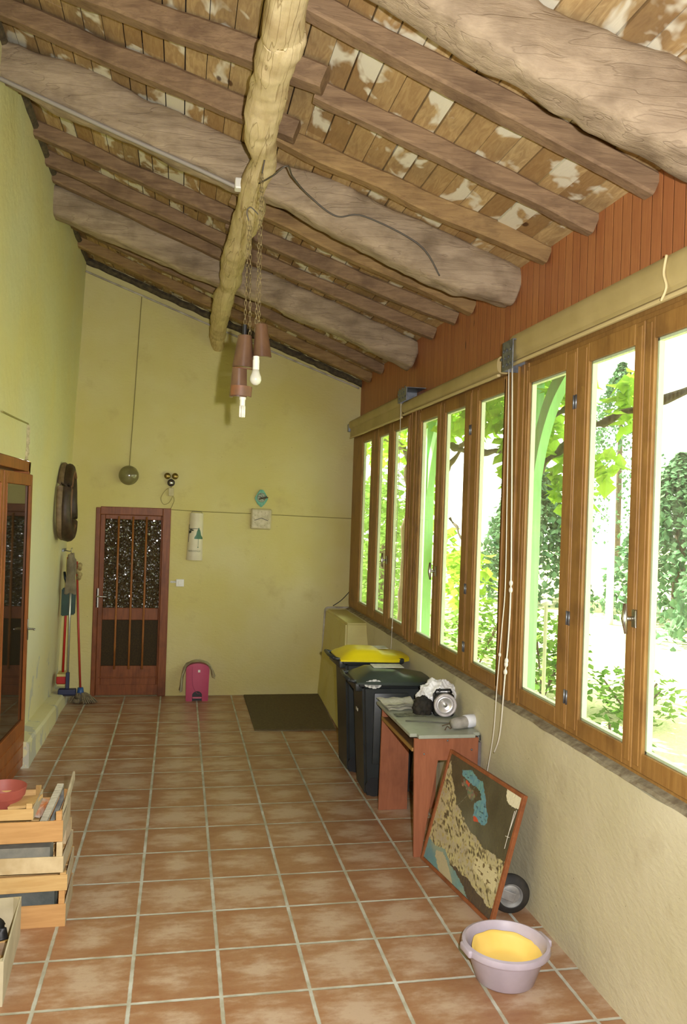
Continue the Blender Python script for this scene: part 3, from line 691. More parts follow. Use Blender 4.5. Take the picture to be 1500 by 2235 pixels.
b = B(); decal(b, [(.240, -.01, .075), (.246, -.015, .08), (.262, -.01, .075), (.285, .005, .06), (.32, .012, .053), (.345, .02, .045), (.352, .027, .038), (.365, .026, .039)]); decal(b, [(.15, .030, .033), (.24, .030, .034)]); decal(b, [(.14, .030, .034), (.146, .026, .038), (.153, .028, .036)])
obj('painted_bell', b, g_, t)
b = B(); decal(b, [(.20, -.078, -.074), (.40, -.078, -.072)], 3); decal(b, [(.352, -.075, .03), (.358, -.075, .03)]); decal(b, [(.33, -.06, -.03), (.34, -.066, -.02), (.348, -.07, -.05)]); decal(b, [(.30, -.072, -.06), (.32, -.072, -.045), (.33, -.072, -.055)])
obj('painted_bracket', b, gk, t)
cu = bpy.data.curves.new('lettering', 'FONT'); cu.body = 'BIENVENUE'; cu.size = .026; cu.align_x = 'CENTER'; cu.extrude = .0006
tmp = bpy.data.objects.new('lettering_source', cu); COL.objects.link(tmp); bpy.context.view_layer.update()
me = bpy.data.meshes.new_from_object(tmp.evaluated_get(bpy.context.evaluated_depsgraph_get())); bpy.data.objects.remove(tmp)
me.name = 'lettering'
bt = B(); bt.from_mesh(me); bmesh.ops.subdivide_edges(bt, edges=[e for e in bt.edges if e.calc_length() > .01], cuts=2)
for v in bt.verts: x_, z_ = v.co.x-.004, v.co.y+.095; v.co = Vector((x_, on_tile(x_, z_)-v.co.z, z_))
obj('lettering', bt, simple('grey_green_lettering', S(120, 124, 96), rough=.6), t)
b = B(); tube(b, [(-.06, -.02, .53), (-.05, -.02, .548), (.05, -.02, .548), (.06, -.02, .53)], .003, 6); obj('hanging_wire', b, M_cable, t)
# clock
t = thing('wall_clock', 'square cream wall clock with drooping hands on the end wall', 'clock', (.91, YW, 2.015), (0, .02, 0))
b = B(); box(b, -.118, .118, -.035, 0, -.118, .118, .016, seg=3); obj('clock_case', b, M_cream, t, smooth=True, angle=.8)
b = B(); box(b, -.103, .103, -.038, -.033, -.103, .103, .002); obj('clock_face', b, simple('faded_clock_face', S(196, 184, 142), S(168, 156, 112), 20, .35), t)
b = B()
for s_ in (-1, 1): box(b, 0, .085, -.044, -.041, -.003, .003, .001, Matrix.Translation((0, 0, .012)) @ Matrix.Rotation(0, 4, 'Y') @ (Matrix.Rotation(math.radians(20), 4, 'Y') if s_ == 1 else Matrix.Rotation(math.radians(160), 4, 'Y')))
obj('clock_hands', b, M_black, t)
mk = simple('faint_clock_marks', S(150, 138, 98), rough=.6)
for k in range(12):
    b = B(); a_ = PI/6*k; box(b, .082*math.sin(a_)-.004, .082*math.sin(a_)+.004, -.040, -.038, .082*math.cos(a_)-.006, .082*math.cos(a_)+.006); obj('hour_mark', b, mk, t)
# diamond plate ornament
t = thing('diamond_ornament', 'small turquoise diamond shaped ornament with a twig on the end wall', 'ornament', (.905, YW, 2.251))
teal = simple('weathered_turquoise', S(70, 150, 122), S(120, 176, 150), 30, .5)
b = B(); prism(b, [(0, -.105), (.045, -.06), (.078, 0), (.045, .06), (.02, .1), (-.02, .1), (-.045, .06), (-.078, 0), (-.045, -.06)], -.02); bmesh.ops.bevel(b, geom=b.edges[:], offset=.005, segments=2, affect='EDGES'); obj('plate', b, teal, t)
b = B(); sphere(b, (0, -.022, .01), .05, 16, 10, (1, .15, 1.1)); obj('plate_centre', b, simple('mottled_plate_centre', S(170, 180, 160), S(110, 120, 100), 40, .5), t, smooth=True)
b = B(); tube(b, [(-.03, -.035, -.01), (.02, -.04, .005), (.075, -.035, .012)], .008, 6); tube(b, [(-.02, -.038, .02), (.03, -.04, -.015), (.06, -.04, .03)], .005, 6); obj('twig', b, simple('brown_twig', S(84, 72, 50), rough=.8), t, smooth=True)
# switch
t = thing('light_switch', 'square white light switch right of the end door', 'switch', (.022, YW, 1.27))
b = B(); box(b, -.044, .044, -.016, 0, -.042, .042, .005); obj('switch_plate', b, M_white, t)
b = B(); box(b, -.016, .016, -.022, -.014, -.022, .022, .003); obj('switch_rocker', b, M_white, t)
b = B(); box(b, -.085, -.018, YW-.004, YW, 1.268, 1.29); tag(obj('sticker', b, simple('pale_paper_label', S(214, 212, 204), S(176, 176, 172), 60, .5)), 'narrow pale sticker between the door frame and the light switch', 'sticker')

# ------------------------------------------------------------ left wall: leather collar, brooms
t = thing('horse_collar', 'worn leather horse collar hanging on the left wall near the corner', 'collar', (-1.165, 8.62, 1.77))
def loop(cy, cz, ry, rz, x, r, n=48, tilt=0, squash=1.0):
    pts = []
    for k in range(n):
        a_ = 2*PI*k/n; y_ = ry*math.cos(a_)*(1-.18*math.sin(a_)); z_ = rz*math.sin(a_)
        pts.append(Vector((x+tilt*math.cos(a_), cy+y_, cz+z_)))
    return pts
leather = simple('dark_cracked_leather', S(66, 48, 30), S(46, 32, 20), 18, .5, bump=.5)
b = B(); P_ = loop(0, .37, .26, .33, .07, .05); rad = [.05+.022*max(0, -math.sin(2*PI*k/48)) for k in range(48)]; tube(b, P_, rad, 12, True); obj('collar_pad', b, leather, t, smooth=True)
b = B(); P_ = loop(0, .37, .30, .36, .02, .05); tube(b, P_, .03, 10, True); obj('collar_rim', b, simple('tan_grey_leather', S(134, 112, 84), S(104, 84, 60), 14, .6, bump=.4), t, smooth=True)
b = B(); P_ = [p for k, p in enumerate(loop(0, .37, .22, .30, .115, .05)) if 6 < k < 42]; tube(b, P_, .014, 8); obj('collar_hame', b, simple('worn_brown_wood', S(120, 86, 60), rough=.5), t, smooth=True)
b = B(); tube(b, [(.0, .02, .72), (.05, .0, .71)], .006, 6); obj('hook', b, M_galv, t)

def pole(name_, parent, pts, r, mat): 
    b = B(); tube(b, pts, r, 10); return obj(name_, b, mat, parent, smooth=True)
red = simple('red_plastic', S(176, 34, 30), rough=.4); red2 = simple('faded_red_handle', S(170, 62, 48), rough=.45); navy = simple('dark_blue_plastic', S(36, 44, 78), rough=.45); grn = simple('dark_green_plastic', S(24, 66, 48), S(18, 50, 38), 10, .4)
# hook rail
t = thing('tool_hook', 'small metal wall hook holding the broom and mop handles', 'hook', (-1.21, 9.2, 1.62))
b = B(); box(b, 0, .02, -.1, .1, -.01, .02, .003); obj('rail', b, M_galv, t)
b = B(); tube(b, [(.01, 0, 0), (.08, 0, -.01), (.09, 0, .03)], .006, 8); obj('hook_arm', b, M_chrome, t, smooth=True)
t = thing('broom', 'broom with a bright red handle leaning in the left corner', 'broom', (-1.165, 9.12, .21))
pole('broom_handle', t, [(0, .02, .07), (.005, .05, .7), (.012, .06, 1.34)], .0125, red)
b = B(); box(b, -.05, .05, -.10, .12, .02, .10, .012); obj('broom_head', b, red, t)
b = B(); box(b, -.045, .045, -.095, .115, .098, .125, .004); obj('head_band', b, simple('yellowish_bristle_band', S(206, 190, 120), rough=.7), t)
t = thing('squeegee_broom', 'dark blue brush head on a thin steel handle in the left corner', 'broom', (-1.10, 9.0, .115))
pole('broom_handle', t, [(0, .02, .10), (-.005, .06, .8), (-.01, .1, 1.42)], .011, simple('pale_steel_tube', S(178, 178, 166), rough=.3, metal=.7))
b = B(); box(b, -.09, .09, -.03, .06, .01, .07, .012); box(b, -.018, .018, -.005, .045, .07, .24, .006); obj('broom_head', b, navy, t)
b = B(); box(b, -.085, .085, -.025, .055, -.0, .012, .002); obj('bristles', b, simple('dark_bristles', S(46, 44, 50), rough=.9), t)
t = thing('string_mop', 'string mop with a reddish handle standing upright in the left corner', 'mop', (-.985, 9.22, 0))
pole('mop_handle', t, [(-.0, -.03, .12), (-.05, .03, .8), (-.09, .06, 1.5)], .0115, red2)
b = B(); lathe(b, [(0, .07), (.03, .07), (.036, .11), (.028, .16), (0, .16)], (0, -.03, 0), 14); obj('mop_socket', b, simple('blue_mop_socket', S(44, 84, 140), rough=.4), t, smooth=True)
b = B(); rr = random.Random(4)
for k in range(90):
    a_ = rr.uniform(0, 2*PI); L_ = rr.uniform(.07, .17); ex = .035+L_*math.cos(a_)*.9; ey = -.02+L_*math.sin(a_)*.55-.03
    tube(b, cr([(0, -.03, .10), (ex*.45, ey*.5-.02, .085+rr.uniform(-.02, .02)), (ex*.85, ey, .03+rr.uniform(0, .03)), (ex, ey, .008)], 8), .0065, 5)
obj('mop_strings', b, simple('grey_cotton_string', S(140, 128, 100), S(112, 100, 76), 30, .95), t, smooth=True)
# cleaning cloth hung over the handles
t = B(); vs = {}; nu, nv = 18, 26
for i in range(nu+1):
    for j in range(nv+1):
        a_ = -.6+PI*1.15*i/nu; z = 1.60-.42*j/nv; r = .052*(1+.25*math.sin(a_*3+z*9))*(.65+.5*min(1, (1.62-z)*7))
        if z > 1.55: r *= .8
        vs[i, j] = t.verts.new((-1.115+r*math.cos(a_-1.6)*1.1, 9.03+r*math.sin(a_-1.6)*.8, z+.01*math.sin(a_*5)))
for i in range(nu):
    for j in range(nv): t.faces.new((vs[i, j], vs[i+1, j], vs[i+1, j+1], vs[i, j+1]))
bmesh.ops.solidify(t, geom=t.faces[:], thickness=.006)
tag(obj('floor_cloth', t, simple('grey_beige_cloth', S(176, 164, 136), S(150, 138, 112), 12, .95, bump=.5), smooth=True), 'grey beige cloth hanging over the broom handles in the left corner', 'cloth')
t = B()
for k in range(5): sphere(t, (-1.03+.012*math.sin(k*2.2), 9.10, 1.34+k*.033), .026, 10, 8, (1, .8, 1.1))
tag(obj('work_glove', t, simple('straw_coloured_fabric', S(176, 160, 104), S(120, 100, 60), 30, .9), smooth=True), 'bunched straw coloured glove hanging right of the grey cloth', 'glove')
t = thing('dustpan', 'dark green dustpan hanging behind the broom handles', 'dustpan', (-1.17, 9.10, .93))
b = B(); prism(b, [(-.03, 0), (.11, .02), (.115, .30), (.06, .33), (-.03, .29)], .05); bmesh.ops.bevel(b, geom=b.edges[:], offset=.01, segments=2, affect='EDGES'); obj('pan', b, grn, t)
b = B(); tube(b, [(.03, .02, .30), (.0, .02, .40), (-.01, .02, .47)], [.012, .014, .012], 8); obj('pan_handle', b, simple('black_green_plastic', S(22, 34, 34), rough=.4), t, smooth=True)

# ------------------------------------------------------------ pink pedal bin
t = thing('pedal_bin', 'pink plastic pedal bin with an arched front by the end wall', 'bin', (.245, 9.30, 0))
pink = simple('pink_plastic', S(186, 76, 108), S(172, 64, 96), 3, .4)
def archp(w_, h_, zs): return [(-w_/2, 0), (-w_/2*1.0, zs)]+[(-w_/2*math.cos(PI*k/14), zs+(h_-zs)*math.sin(PI*k/14)) for k in range(1, 14)]+[(w_/2, zs), (w_/2, 0)]
# front shell with the foot arch cut out
b = B(); W_, H_, ZS, y0, y1 = .255, .415, .345, -.115, .11
poly = [(-W_/2+.012, 0), (-W_/2, .25), (-W_/2, ZS)]+[(-W_/2*math.cos(PI*k/16), ZS+(H_-ZS)*math.sin(PI*k/16)) for k in range(1, 16)]+[(W_/2, ZS), (W_/2, .25), (W_/2-.012, 0), (.062, 0), (.058, .05)]+[(.058*math.cos(PI*k/12), .05+.062*math.sin(PI*k/12)) for k in range(1, 12)]+[(-.058, .05), (-.062, 0)]
NXc = 48; cols = []
for k in range(NXc+1):
    x_ = -W_/2+W_*k/NXc; zt = ZS+(H_-ZS)*math.sqrt(max(0, 1-(2*x_/W_)**2)); zb = .05+.062*math.sqrt(max(0, 1-(x_/.058)**2)) if abs(x_) < .058 else 0
    yf = y0-.012*(1-(2*x_/W_)**2); xs = x_*(1-.09*(1-min(1, zb/.25))) if zb == 0 else x_
    cols.append([b.verts.new(p) for p in ((xs, yf, zb), (x_, yf, zt), (x_, y0+.03, zt), (xs, y0+.03, zb))])
for p, q in zip(cols, cols[1:]):
    for k in range(4): b.faces.new((p[k], q[k], q[(k+1) % 4], p[(k+1) % 4]))
b.faces.new(cols[0]); b.faces.new(cols[-1])
prism(b, [(-W_/2+.006, 0), (-W_/2+.002, ZS)]+[(-(W_/2-.002)*math.cos(PI*k/16), ZS+(H_-ZS-.006)*math.sin(PI*k/16)) for k in range(1, 16)]+[(W_/2-.002, ZS), (W_/2-.006, 0)], y1-y0-.03, Matrix.Translation((0, y0+.03, 0)))
obj('bin_body', b, pink, t)
b = B(); box(b, -.05, .05, -.13, -.08, .03, .045, .006); obj('pedal', b, simple('light_pink_plastic', S(206, 110, 136), rough=.4), t)
b = B(); box(b, -.057, .057, -.092, -.083, 0, .112); obj('arch_shade_panel', b, M_black, t)  # black panel in the foot arch, shade of the opening put into its colour
b = B(); box(b, .002, .026, -.129, -.126, .318, .345); box(b, .006, .026, -.126, -.123, .36, .374); obj('price_sticker', b, M_white, t)
b = B(); tube(b, cr([(-.06, -.122, .39), (-.06, -.126, .27), (-.045, -.13, .16), (.0, -.131, .09), (.03, -.13, .085)], 30), .0022, 6); obj('moulded_line', b, simple('darker_pink', S(150, 40, 80), rough=.4), t)
b = B(); vs = {}
for i in range(25):
    u = i/24; a_ = -.25+(PI+.4)*u; xx = -.142*math.cos(a_); zz = .33+.105*math.sin(a_)
    if u < .12: zz = .10+.24*u/.12; xx = -.158-.02*(1-u/.12)
    if u > .9: zz = .35-.10*(u-.9)/.1; xx = .15+.03*(u-.9)/.1
    for j in range(6): vs[i, j] = b.verts.new((.245+xx+.004*math.sin(i*2+j), 9.30-.13+.15*j/5, zz+.003*math.sin(j*3+i)))
for i in range(24):
    for j in range(5): b.faces.new((vs[i, j], vs[i+1, j], vs[i+1, j+1], vs[i, j+1]))
for v in b.verts: v.co.x = .245+(v.co.x-.245)*(1+.10*math.sin(v.co.y*40)); 
bmesh.ops.solidify(b, geom=b.faces[:], thickness=-.016)
tag(obj('cleaning_rag', b, simple('off_white_cloth', S(226, 222, 196), S(206, 200, 172), 12, .95), smooth=True), 'off white rag draped over the pink pedal bin', 'cloth')

# ------------------------------------------------------------ doormat
b = B(); poly = [(.775, 9.42), (1.640, 9.43), (1.548, 7.87), (.767, 7.92)]
lo = [b.verts.new((x_, y_, .001)) for x_, y_ in poly]; hi = [b.verts.new((x_, y_, .014)) for x_, y_ in poly]
b.faces.new(lo); b.faces.new(hi)
for k in range(4): b.faces.new((lo[k], lo[(k+1) % 4], hi[(k+1) % 4], hi[k]))
tag(obj('doormat', b, simple('dark_brown_mat', S(104, 92, 60), S(88, 76, 50), 50, .95, bump=.8, bscale=220)), 'large dark brown mat on the floor in the far right corner', 'mat')

# ------------------------------------------------------------ wheelie bins
def wheelie(loc, label, lidmat, lidname, rz=0, W_=.46, L_=.50, H_=.90):
    t = thing('wheelie_bin', label, 'bin', loc, (0, 0, rz))
    dk = simple('dark_grey_bin_plastic', S(44, 48, 48), S(34, 38, 38), 5, .42, bump=.1, bscale=20)
    b = B()   # local: x = depth (hinge at -x), y = width
    b0 = [(-.17, -.18), (.17, -.18), (.17, .18), (-.17, .18)]; b1 = [(-L_/2+.03, -W_/2+.02), (L_/2-.02, -W_/2+.02), (L_/2-.02, W_/2-.02), (-L_/2+.03, W_/2-.02)]
    lo = [b.verts.new((x_, y_, 0.0)) for x_, y_ in b0]; hi = [b.verts.new((x_, y_, H_-.07)) for x_, y_ in b1]
    b.faces.new(lo); b.faces.new(hi)
    for k in range(4): b.faces.new((lo[k], lo[(k+1) % 4], hi[(k+1) % 4], hi[k]))
    bmesh.ops.bevel(b, geom=b.edges[:], offset=.02, segments=3, affect='EDGES')
    box(b, -L_/2+.12, L_/2-.12, -W_/2+.008, -W_/2+.03, .25, H_-.12, .006)
    obj('bin_body', b, dk, t, smooth=True, angle=.5)
    b = B(); box(b, -L_/2, L_/2+.02, -W_/2, W_/2, H_-.075, H_-.03, .014); box(b, -L_/2-.025, -L_/2+.03, -W_/2+.02, W_/2-.02, H_-.11, H_-.04, .012)
    obj('bin_rim', b, dk, t, smooth=True, angle=.5)
    b = B(); tube(b, [(-L_/2-.065, -W_/2+.05, H_-.03), (-L_/2-.075, 0, H_-.03), (-L_/2-.065, W_/2-.05, H_-.03)], .014, 10)
    for y_ in (-W_/2+.05, W_/2-.05): tube(b, [(-L_/2, y_, H_-.045), (-L_/2-.065, y_, H_-.03)], .014, 8)
    obj('handle', b, dk, t, smooth=True)
    b = B(); nx, ny = 14, 10; vs = {}   # domed lid, pointed nose at +x
    for i in range(nx+1):
        for j in range(ny+1):
            u, v = i/nx, j/ny*2-1; x_ = -L_/2-.02+(L_+.10)*u; ww = W_/2+.014; ww *= 1-.35*max(0, (u-.72)/.28)**2
            z_ = H_-.035+.05*(1-abs(v)**4)*(1-.75*max(0, (u-.35)/.65)**1.6)*(min(1, u*9))
            if .18 < u < .62 and abs(v) < .72: z_ += .016
            vs[i, j] = b.verts.new((x_, v*ww, z_))
    lo2 = {}
    for i in range(nx):
        for j in range(ny): b.faces.new((vs[i, j], vs[i+1, j], vs[i+1, j+1], vs[i, j+1]))
    ex = bmesh.ops.extrude_edge_only(b, edges=[e for e in b.edges if e.is_boundary])
    for v in ex['geom']:
        if isinstance(v, bmesh.types.BMVert): v.co.z = H_-.055-.012*(v.co.x/L_)
    obj('bin_lid', b, lidmat, t, smooth=True, angle=.6)
    b = B()
    b.free()
    for s_ in (-1, 1):
        b = B(); tube(b, [(-.10, s_*.155, .07), (-.10, s_*.19, .07)], .07, 24); obj('wheel', b, M_black, t, smooth=True, angle=.8)
    return t, dk
lid_y = simple('yellow_lid_plastic', S(226, 208, 26), S(214, 190, 20), 3, .35)
lid_b = simple('black_green_lid_plastic', S(58, 68, 62), S(46, 54, 50), 3, .32)
t1, dk = wheelie((1.575, 6.78, 0), 'dark wheelie bin with a bright yellow lid, nearer the end wall', lid_y, 'yellow', .02, H_=.965)
b = B(); box(b, -.06, .20, .02, .17, .0, .004, .001, Matrix.Translation((0, 0, .974))); obj('paper_label', b, simple('creased_paper_label', S(198, 196, 178), S(170, 168, 150), 20, .6), t1)
b = B(); lathe(b, [(0, 0), (.03, 0), (.03, .004), (0, .004)], (.0, -.09, .982), 20); obj('round_logo', b, M_white, t1)
t2, dk = wheelie((1.60, 6.20, 0), 'black wheelie bin with a dark lid beside the desk', lid_b, 'black', -.03, H_=.90)
b = B(); box(b, -.10, .14, -.02, .13, .0, .004, .001, Matrix.Translation((0, 0, .932))); obj('paper_label', b, simple('white_lid_label', S(214, 212, 200), S(180, 178, 168), 25, .6), t2)
b = B()
for dx, r_ in ((-.19, .022), (-.165, .03), (-.135, .036), (-.11, .03)): lathe(b, [(0, 0), (r_, 0), (r_, .003), (0, .003)], (dx, -.2325, .852), 10, Matrix.Rotation(PI/2, 3, 'X'))
obj('peeled_sticker', b, simple('torn_white_paper', S(200, 200, 196), rough=.8), t2)
b = B(); box(b, -.232, -.228, -.10, -.03, .62, .64); obj('stamped_code', b, simple('pale_grey_stamp', S(190, 190, 180), rough=.6), t2)

# ------------------------------------------------------------ desk
t = thing('school_desk', 'small wooden school desk with a grey-green top against the low wall', 'desk', (1.68, 5.40, 0))
M_desk = wood('red_brown_desk_panel', S(156, 98, 70), S(140, 86, 60), S(116, 72, 52), (8, 8, 1), 4, .5, .1, .002, False)
def dtop():
    q = NT('worn_grey_green_laminate'); c = q.mix(q.ramp(q.noise(q.coord(), 4, 6, .6), [(.35, 0.), (.7, 1.)]), S(164, 170, 156), S(144, 146, 128))
    c = q.mix(q.ramp(q.noise(q.coord(), 16, 5, .7), [(.62, 0.), (.74, .6)]), c, S(96, 84, 54)); return q.fin(c, .4)
b = B(); box(b, -.235, .225, -.495, .48, .735, .757, 0)
es = [e for e in b.edges if abs(e.verts[0].co.x-e.verts[1].co.x) < 1e-5 and abs(e.verts[0].co.y-e.verts[1].co.y) < 1e-5]
bmesh.ops.bevel(b, geom=es, offset=.045, segments=6, affect='EDGES'); bmesh.ops.bevel(b, geom=b.edges[:], offset=.003, segments=1, affect='EDGES')
obj('desk_top', b, dtop(), t)
def legpanel(name_, y, solid):
    b = B()
    if solid: poly = [(-.225, 0), (-.0, 0), (.0, .1), (.14, .1), (.14, 0), (.2, 0), (.2, .735), (-.215, .735)] ; poly = [(-.222, 0), (-.01, 0), (-.01, .735), (-.215, .735)]
    else: poly = [(-.195, 0), (-.15, 0), (-.06, .60), (.12, .60), (.15, 0), (.20, 0), (.205, .735), (-.215, .735)]
    prism(b, poly, .022, Matrix.Translation((0, y, 0))); bmesh.ops.bevel(b, geom=b.edges[:], offset=.002, segments=1, affect='EDGES'); return obj(name_, b, M_desk, t)
legpanel('leg_panel', -.485, False); legpanel('leg_panel', .33, True)
b = B(); prism(b, [(0, 0), (.04, 0), (.045, .735), (0, .735)], .022, Matrix.Translation((.16, .33, 0))); obj('leg_panel', b, M_desk, t)
b = B(); box(b, -.21, .2, -.46, .33, .655, .668, .002); obj('book_shelf', b, simple('dark_shelf_board', S(110, 78, 44), S(88, 60, 36), 8, .6), t)
b = B(); box(b, -.222, -.21, -.46, .33, .650, .672, .002); obj('shelf_edge', b, simple('ochre_shelf_edge', S(158, 122, 64), rough=.6), t)
b = B(); box(b, .195, .21, -.46, .33, .45, .73, .002); obj('back_panel', b, M_desk, t)
for x_, z_ in ((-.15, .64), (.16, .66), (.0, .72)):
    b = B(); sphere(b, (x_, -.487, z_), .006, 8, 6); obj('screw', b, M_galv, t, smooth=True)
# grey metal rail with clips at the desk's wall side
t = thing('metal_rail', 'grey metal rail with two clips standing behind the near end of the desk', 'rail', (1.90, 4.96, 0))
b = B(); box(b, -.03, .01, -.03, .02, 0, .70, .004); obj('rail_post', b, simple('grey_purple_metal', S(120, 112, 112), S(96, 88, 86), 12, .6), t)
for y_ in (-.02, .03):
    b = B(); tube(b, [(-.02, y_-.02, .70), (-.02, y_-.02, .74), (.0, y_-.01, .745), (.005, y_, .71)], .004, 6); obj('clip', b, M_galv, t, smooth=True)

# ------------------------------------------------------------ things on the desk
ZD = .7575
t = thing('hand_lamp', 'big black hand lamp with a round chrome reflector facing the room, on the desk', 'lamp', (1.800, 5.36, ZD), (0, 0, -.12))
b = B(); box(b, -.07, .07, -.01, .12, .0, .15, .018, seg=3); obj('lamp_body', b, M_black, t, smooth=True, angle=.6)
Rm = Matrix.Rotation(PI/2, 3, 'X')
b = B(); lathe(b, [(.060, .030), (.072, .034), (.078, .022), (.076, -.01), (.06, -.012), (.058, .02)], (0, -.02, .085), 36, Rm, cap=False)
obj('lamp_ring', b, simple('scratched_clear_plastic', S(206, 200, 200), S(176, 170, 172), 20, .25), t, smooth=True)
b = B(); lathe(b, [(.0, .0), (.02, .004), (.042, .012), (.059, .026), (.059, -.008), (0, -.01)], (0, -.022, .085), 24, Rm)
obj('reflector', b, simple('mirror_reflector', S(236, 232, 232), rough=.32, metal=.75), t, smooth=True)
b = B(); sphere(b, (0, -.04, .085), .009, 12, 8); lathe(b, [(.014, .0), (.016, .010), (.012, .014)], (0, -.028, .085), 14, Rm); obj('lamp_bulb', b, M_chrome, t, smooth=True)
b = B(); tube(b, [(-.06, .03, .15), (-.05, .03, .172), (.05, .05, .172), (.06, .06, .15)], .008, 8); sphere(b, (-.03, .02, .175), .012, 8, 6); obj('carry_handle', b, M_black, t, smooth=True)
# plastic bag
def lump(name_, loc, size, seed, mat, amp=.35, sub=5, fold=3.0, sharp=True):
    b = B(); bmesh.ops.create_icosphere(b, subdivisions=sub, radius=1)
    for v in b.verts:
        d = v.co.normalized(); n1 = noise.ridged_multi_fractal(d*fold+Vector((seed, 0, 0)), .9, 2.1, 4, 1.0, 2.0) if sharp else noise.noise(d*fold+Vector((seed, 0, 0)))
        r = 1+amp*(n1-.9)*.5; c = d*r; z = c.z
        if z < -.55: z = -.55-(z+.55)*.05
        v.co = Vector((c.x*size[0], c.y*size[1], (z+.57)*size[2]))+Vector(loc)
    return obj(name_, b, mat, smooth=True)
bagm = NT('white_thin_plastic'); bagm = bagm.fin(S(226, 226, 226), .35, 0, .5, Subsurface_Weight=.0)
tag(lump('plastic_bag', (1.80, 5.52, ZD), (.135, .10, .135), 3.3, bagm, .42, 6, 1.6), 'crumpled white plastic bag behind the hand lamp on the desk', 'bag')
tag(lump('work_glove', (1.675, 5.44, ZD), (.065, .055, .075), 8.1, simple('black_fabric', S(26, 24, 20), S(44, 38, 28), 20, .85), .5, 4, 2.0), 'crumpled black glove left of the hand lamp on the desk', 'glove')
b = B(); vs = {}; nu, nv = 20, 12
for lay_ in range(3):
    vs = {}
    for i in range(nu+1):
        for j in range(nv+1):
            u, v = i/nu, j/nv; x_ = 1.452+.24*u-.012*lay_; y_ = 5.50+.26*v+.01*lay_+.04*u; vs[i, j] = b.verts.new((x_, y_, ZD+.012+lay_*.014+.008*math.sin(v*9+lay_)*(.4+u)+.004*math.sin(u*14)))
    for i in range(nu):
        for j in range(nv): b.faces.new((vs[i, j], vs[i+1, j], vs[i+1, j+1], vs[i, j+1]))
bmesh.ops.solidify(b, geom=b.faces[:], thickness=.004)
tag(obj('folded_newspaper', b, simple('printed_newsprint', S(248, 246, 236), S(216, 214, 204), 46, .8, stretch=(1, 3, 1)), smooth=True), 'folded printed paper lying on the far left corner of the desk', 'paper')
b = B(); vs = {}
for i in range(13):
    for j in range(9): vs[i, j] = b.verts.new((1.47+.21*i/12, 5.36+.10*j/8, ZD+.003+.002*math.sin(i+j)))
for i in range(12):
    for j in range(8): b.faces.new((vs[i, j], vs[i+1, j], vs[i+1, j+1], vs[i, j+1]))
bmesh.ops.solidify(b, geom=b.faces[:], thickness=.002)
tag(obj('paper_sheet', b, simple('pencil_marked_paper', S(170, 172, 150), S(120, 124, 106), 40, .8)), 'thin marked sheet of paper in front of the folded newspaper', 'paper')
b = B(); sphere(b, (1.69, 5.42, ZD+.012), .016, 10, 8, (1.3, 1, .8)); tag(obj('eraser', b, simple('coral_rubber', S(214, 120, 96), rough=.6), smooth=True), 'small coral coloured lump between the newspaper and the black glove', 'eraser')
t = thing('caulk_tube', 'white wrapped cartridge with a grey cuff lying at the near right corner of the desk', 'tube', (1.84, 5.055, ZD), (0, 0, .35))
t.scale = (1.15, 1.15, 1.15)
Rx = Matrix.Rotation(PI/2, 3, 'Y')
b = B(); lathe(b, [(0, -.09), (.026, -.088), (.033, -.05), (.034, .0), (.034, .012), (0, .012)], (0, 0, .034), 20, Rx); obj('tube_cuff', b, simple('pale_grey_wrap', S(170, 166, 158), S(140, 136, 128), 20, .7, bump=.5), t, smooth=True)
b = B(); lathe(b, [(0, .0), (.036, .0), (.037, .05), (.033, .1), (.022, .115), (0, .115)], (0, 0, .037), 24, Rx); obj('tube_body', b, simple('white_wrapping', S(228, 230, 236), S(206, 208, 216), 14, .5, bump=.5, bscale=30), t, smooth=True)
b = B(); lathe(b, [(.010, .0), (.018, .002), (.018, .012), (.010, .012)], (.075, -.036, .05), 16, Matrix.Rotation(PI/2, 3, 'X'), cap=False); obj('nozzle_ring', b, M_galv, t, smooth=True)
b = B(); tube(b, cr([(1.69, 5.0, ZD+.006), (1.715, 5.03, ZD+.02), (1.735, 5.02, ZD+.008), (1.75, 5.06, ZD+.03), (1.70, 5.09, ZD+.008)], 24), .004, 6); tag(obj('twig', b, simple('dry_brown_twig', S(90, 76, 58), rough=.9), smooth=True), 'bit of dry brown twig beside the white cartridge', 'twig')
b = B(); tube(b, [(1.50, 5.25, ZD+.004), (1.64, 5.22, ZD+.004), (1.80, 5.16, ZD+.004)], .004, 6); tag(obj('thin_rod', b, simple('dark_thin_rod', S(96, 96, 84), rough=.5), smooth=True), 'thin dark rod lying across the desk in front of the hand lamp', 'rod')

# ------------------------------------------------------------ framed picture leaning on the desk
PBL = Vector((1.521, 4.889, 0)); PBR = Vector((1.639, 4.025, 0)); hv = Vector((.178, .0243, .662))
ux = (PBR-PBL); PW = ux.length; ux.normalize(); hv -= ux*hv.dot(ux); PH = hv.length; uy = hv.normalized(); un = ux.cross(uy).normalized()
if un.x > 0: un = -un
t = thing('framed_picture', 'large worn harbour painting in a thin brown frame, leaning against the desk', 'picture', tuple(PBL))
MP = Matrix((ux, -un, uy)).transposed().to_4x4()          # local x along, y into the back, z up the picture
t.matrix_world = Matrix.Translation(PBL+Vector((0, 0, .006))) @ MP
fr_m = wood('thin_brown_frame', S(150, 92, 56), S(128, 76, 46), S(90, 54, 34), (6, 6, 6), 4, .6, .1, .002, False)
for d in ((0, .02, -.002, .022, 0, PH), (PW-.02, PW, -.002, .022, 0, PH), (.02, PW-.02, -.002, .022, 0, .02), (.02, PW-.02, -.002, .022, PH-.02, PH)):
    b = B(); box(b, *d, .002); obj('frame_strip', b, fr_m, t)
b = B(); box(b, .01, PW-.01, .012, .018, .01, PH-.01); obj('backing', b, simple('brown_hardboard', S(120, 88, 58), rough=.8), t)
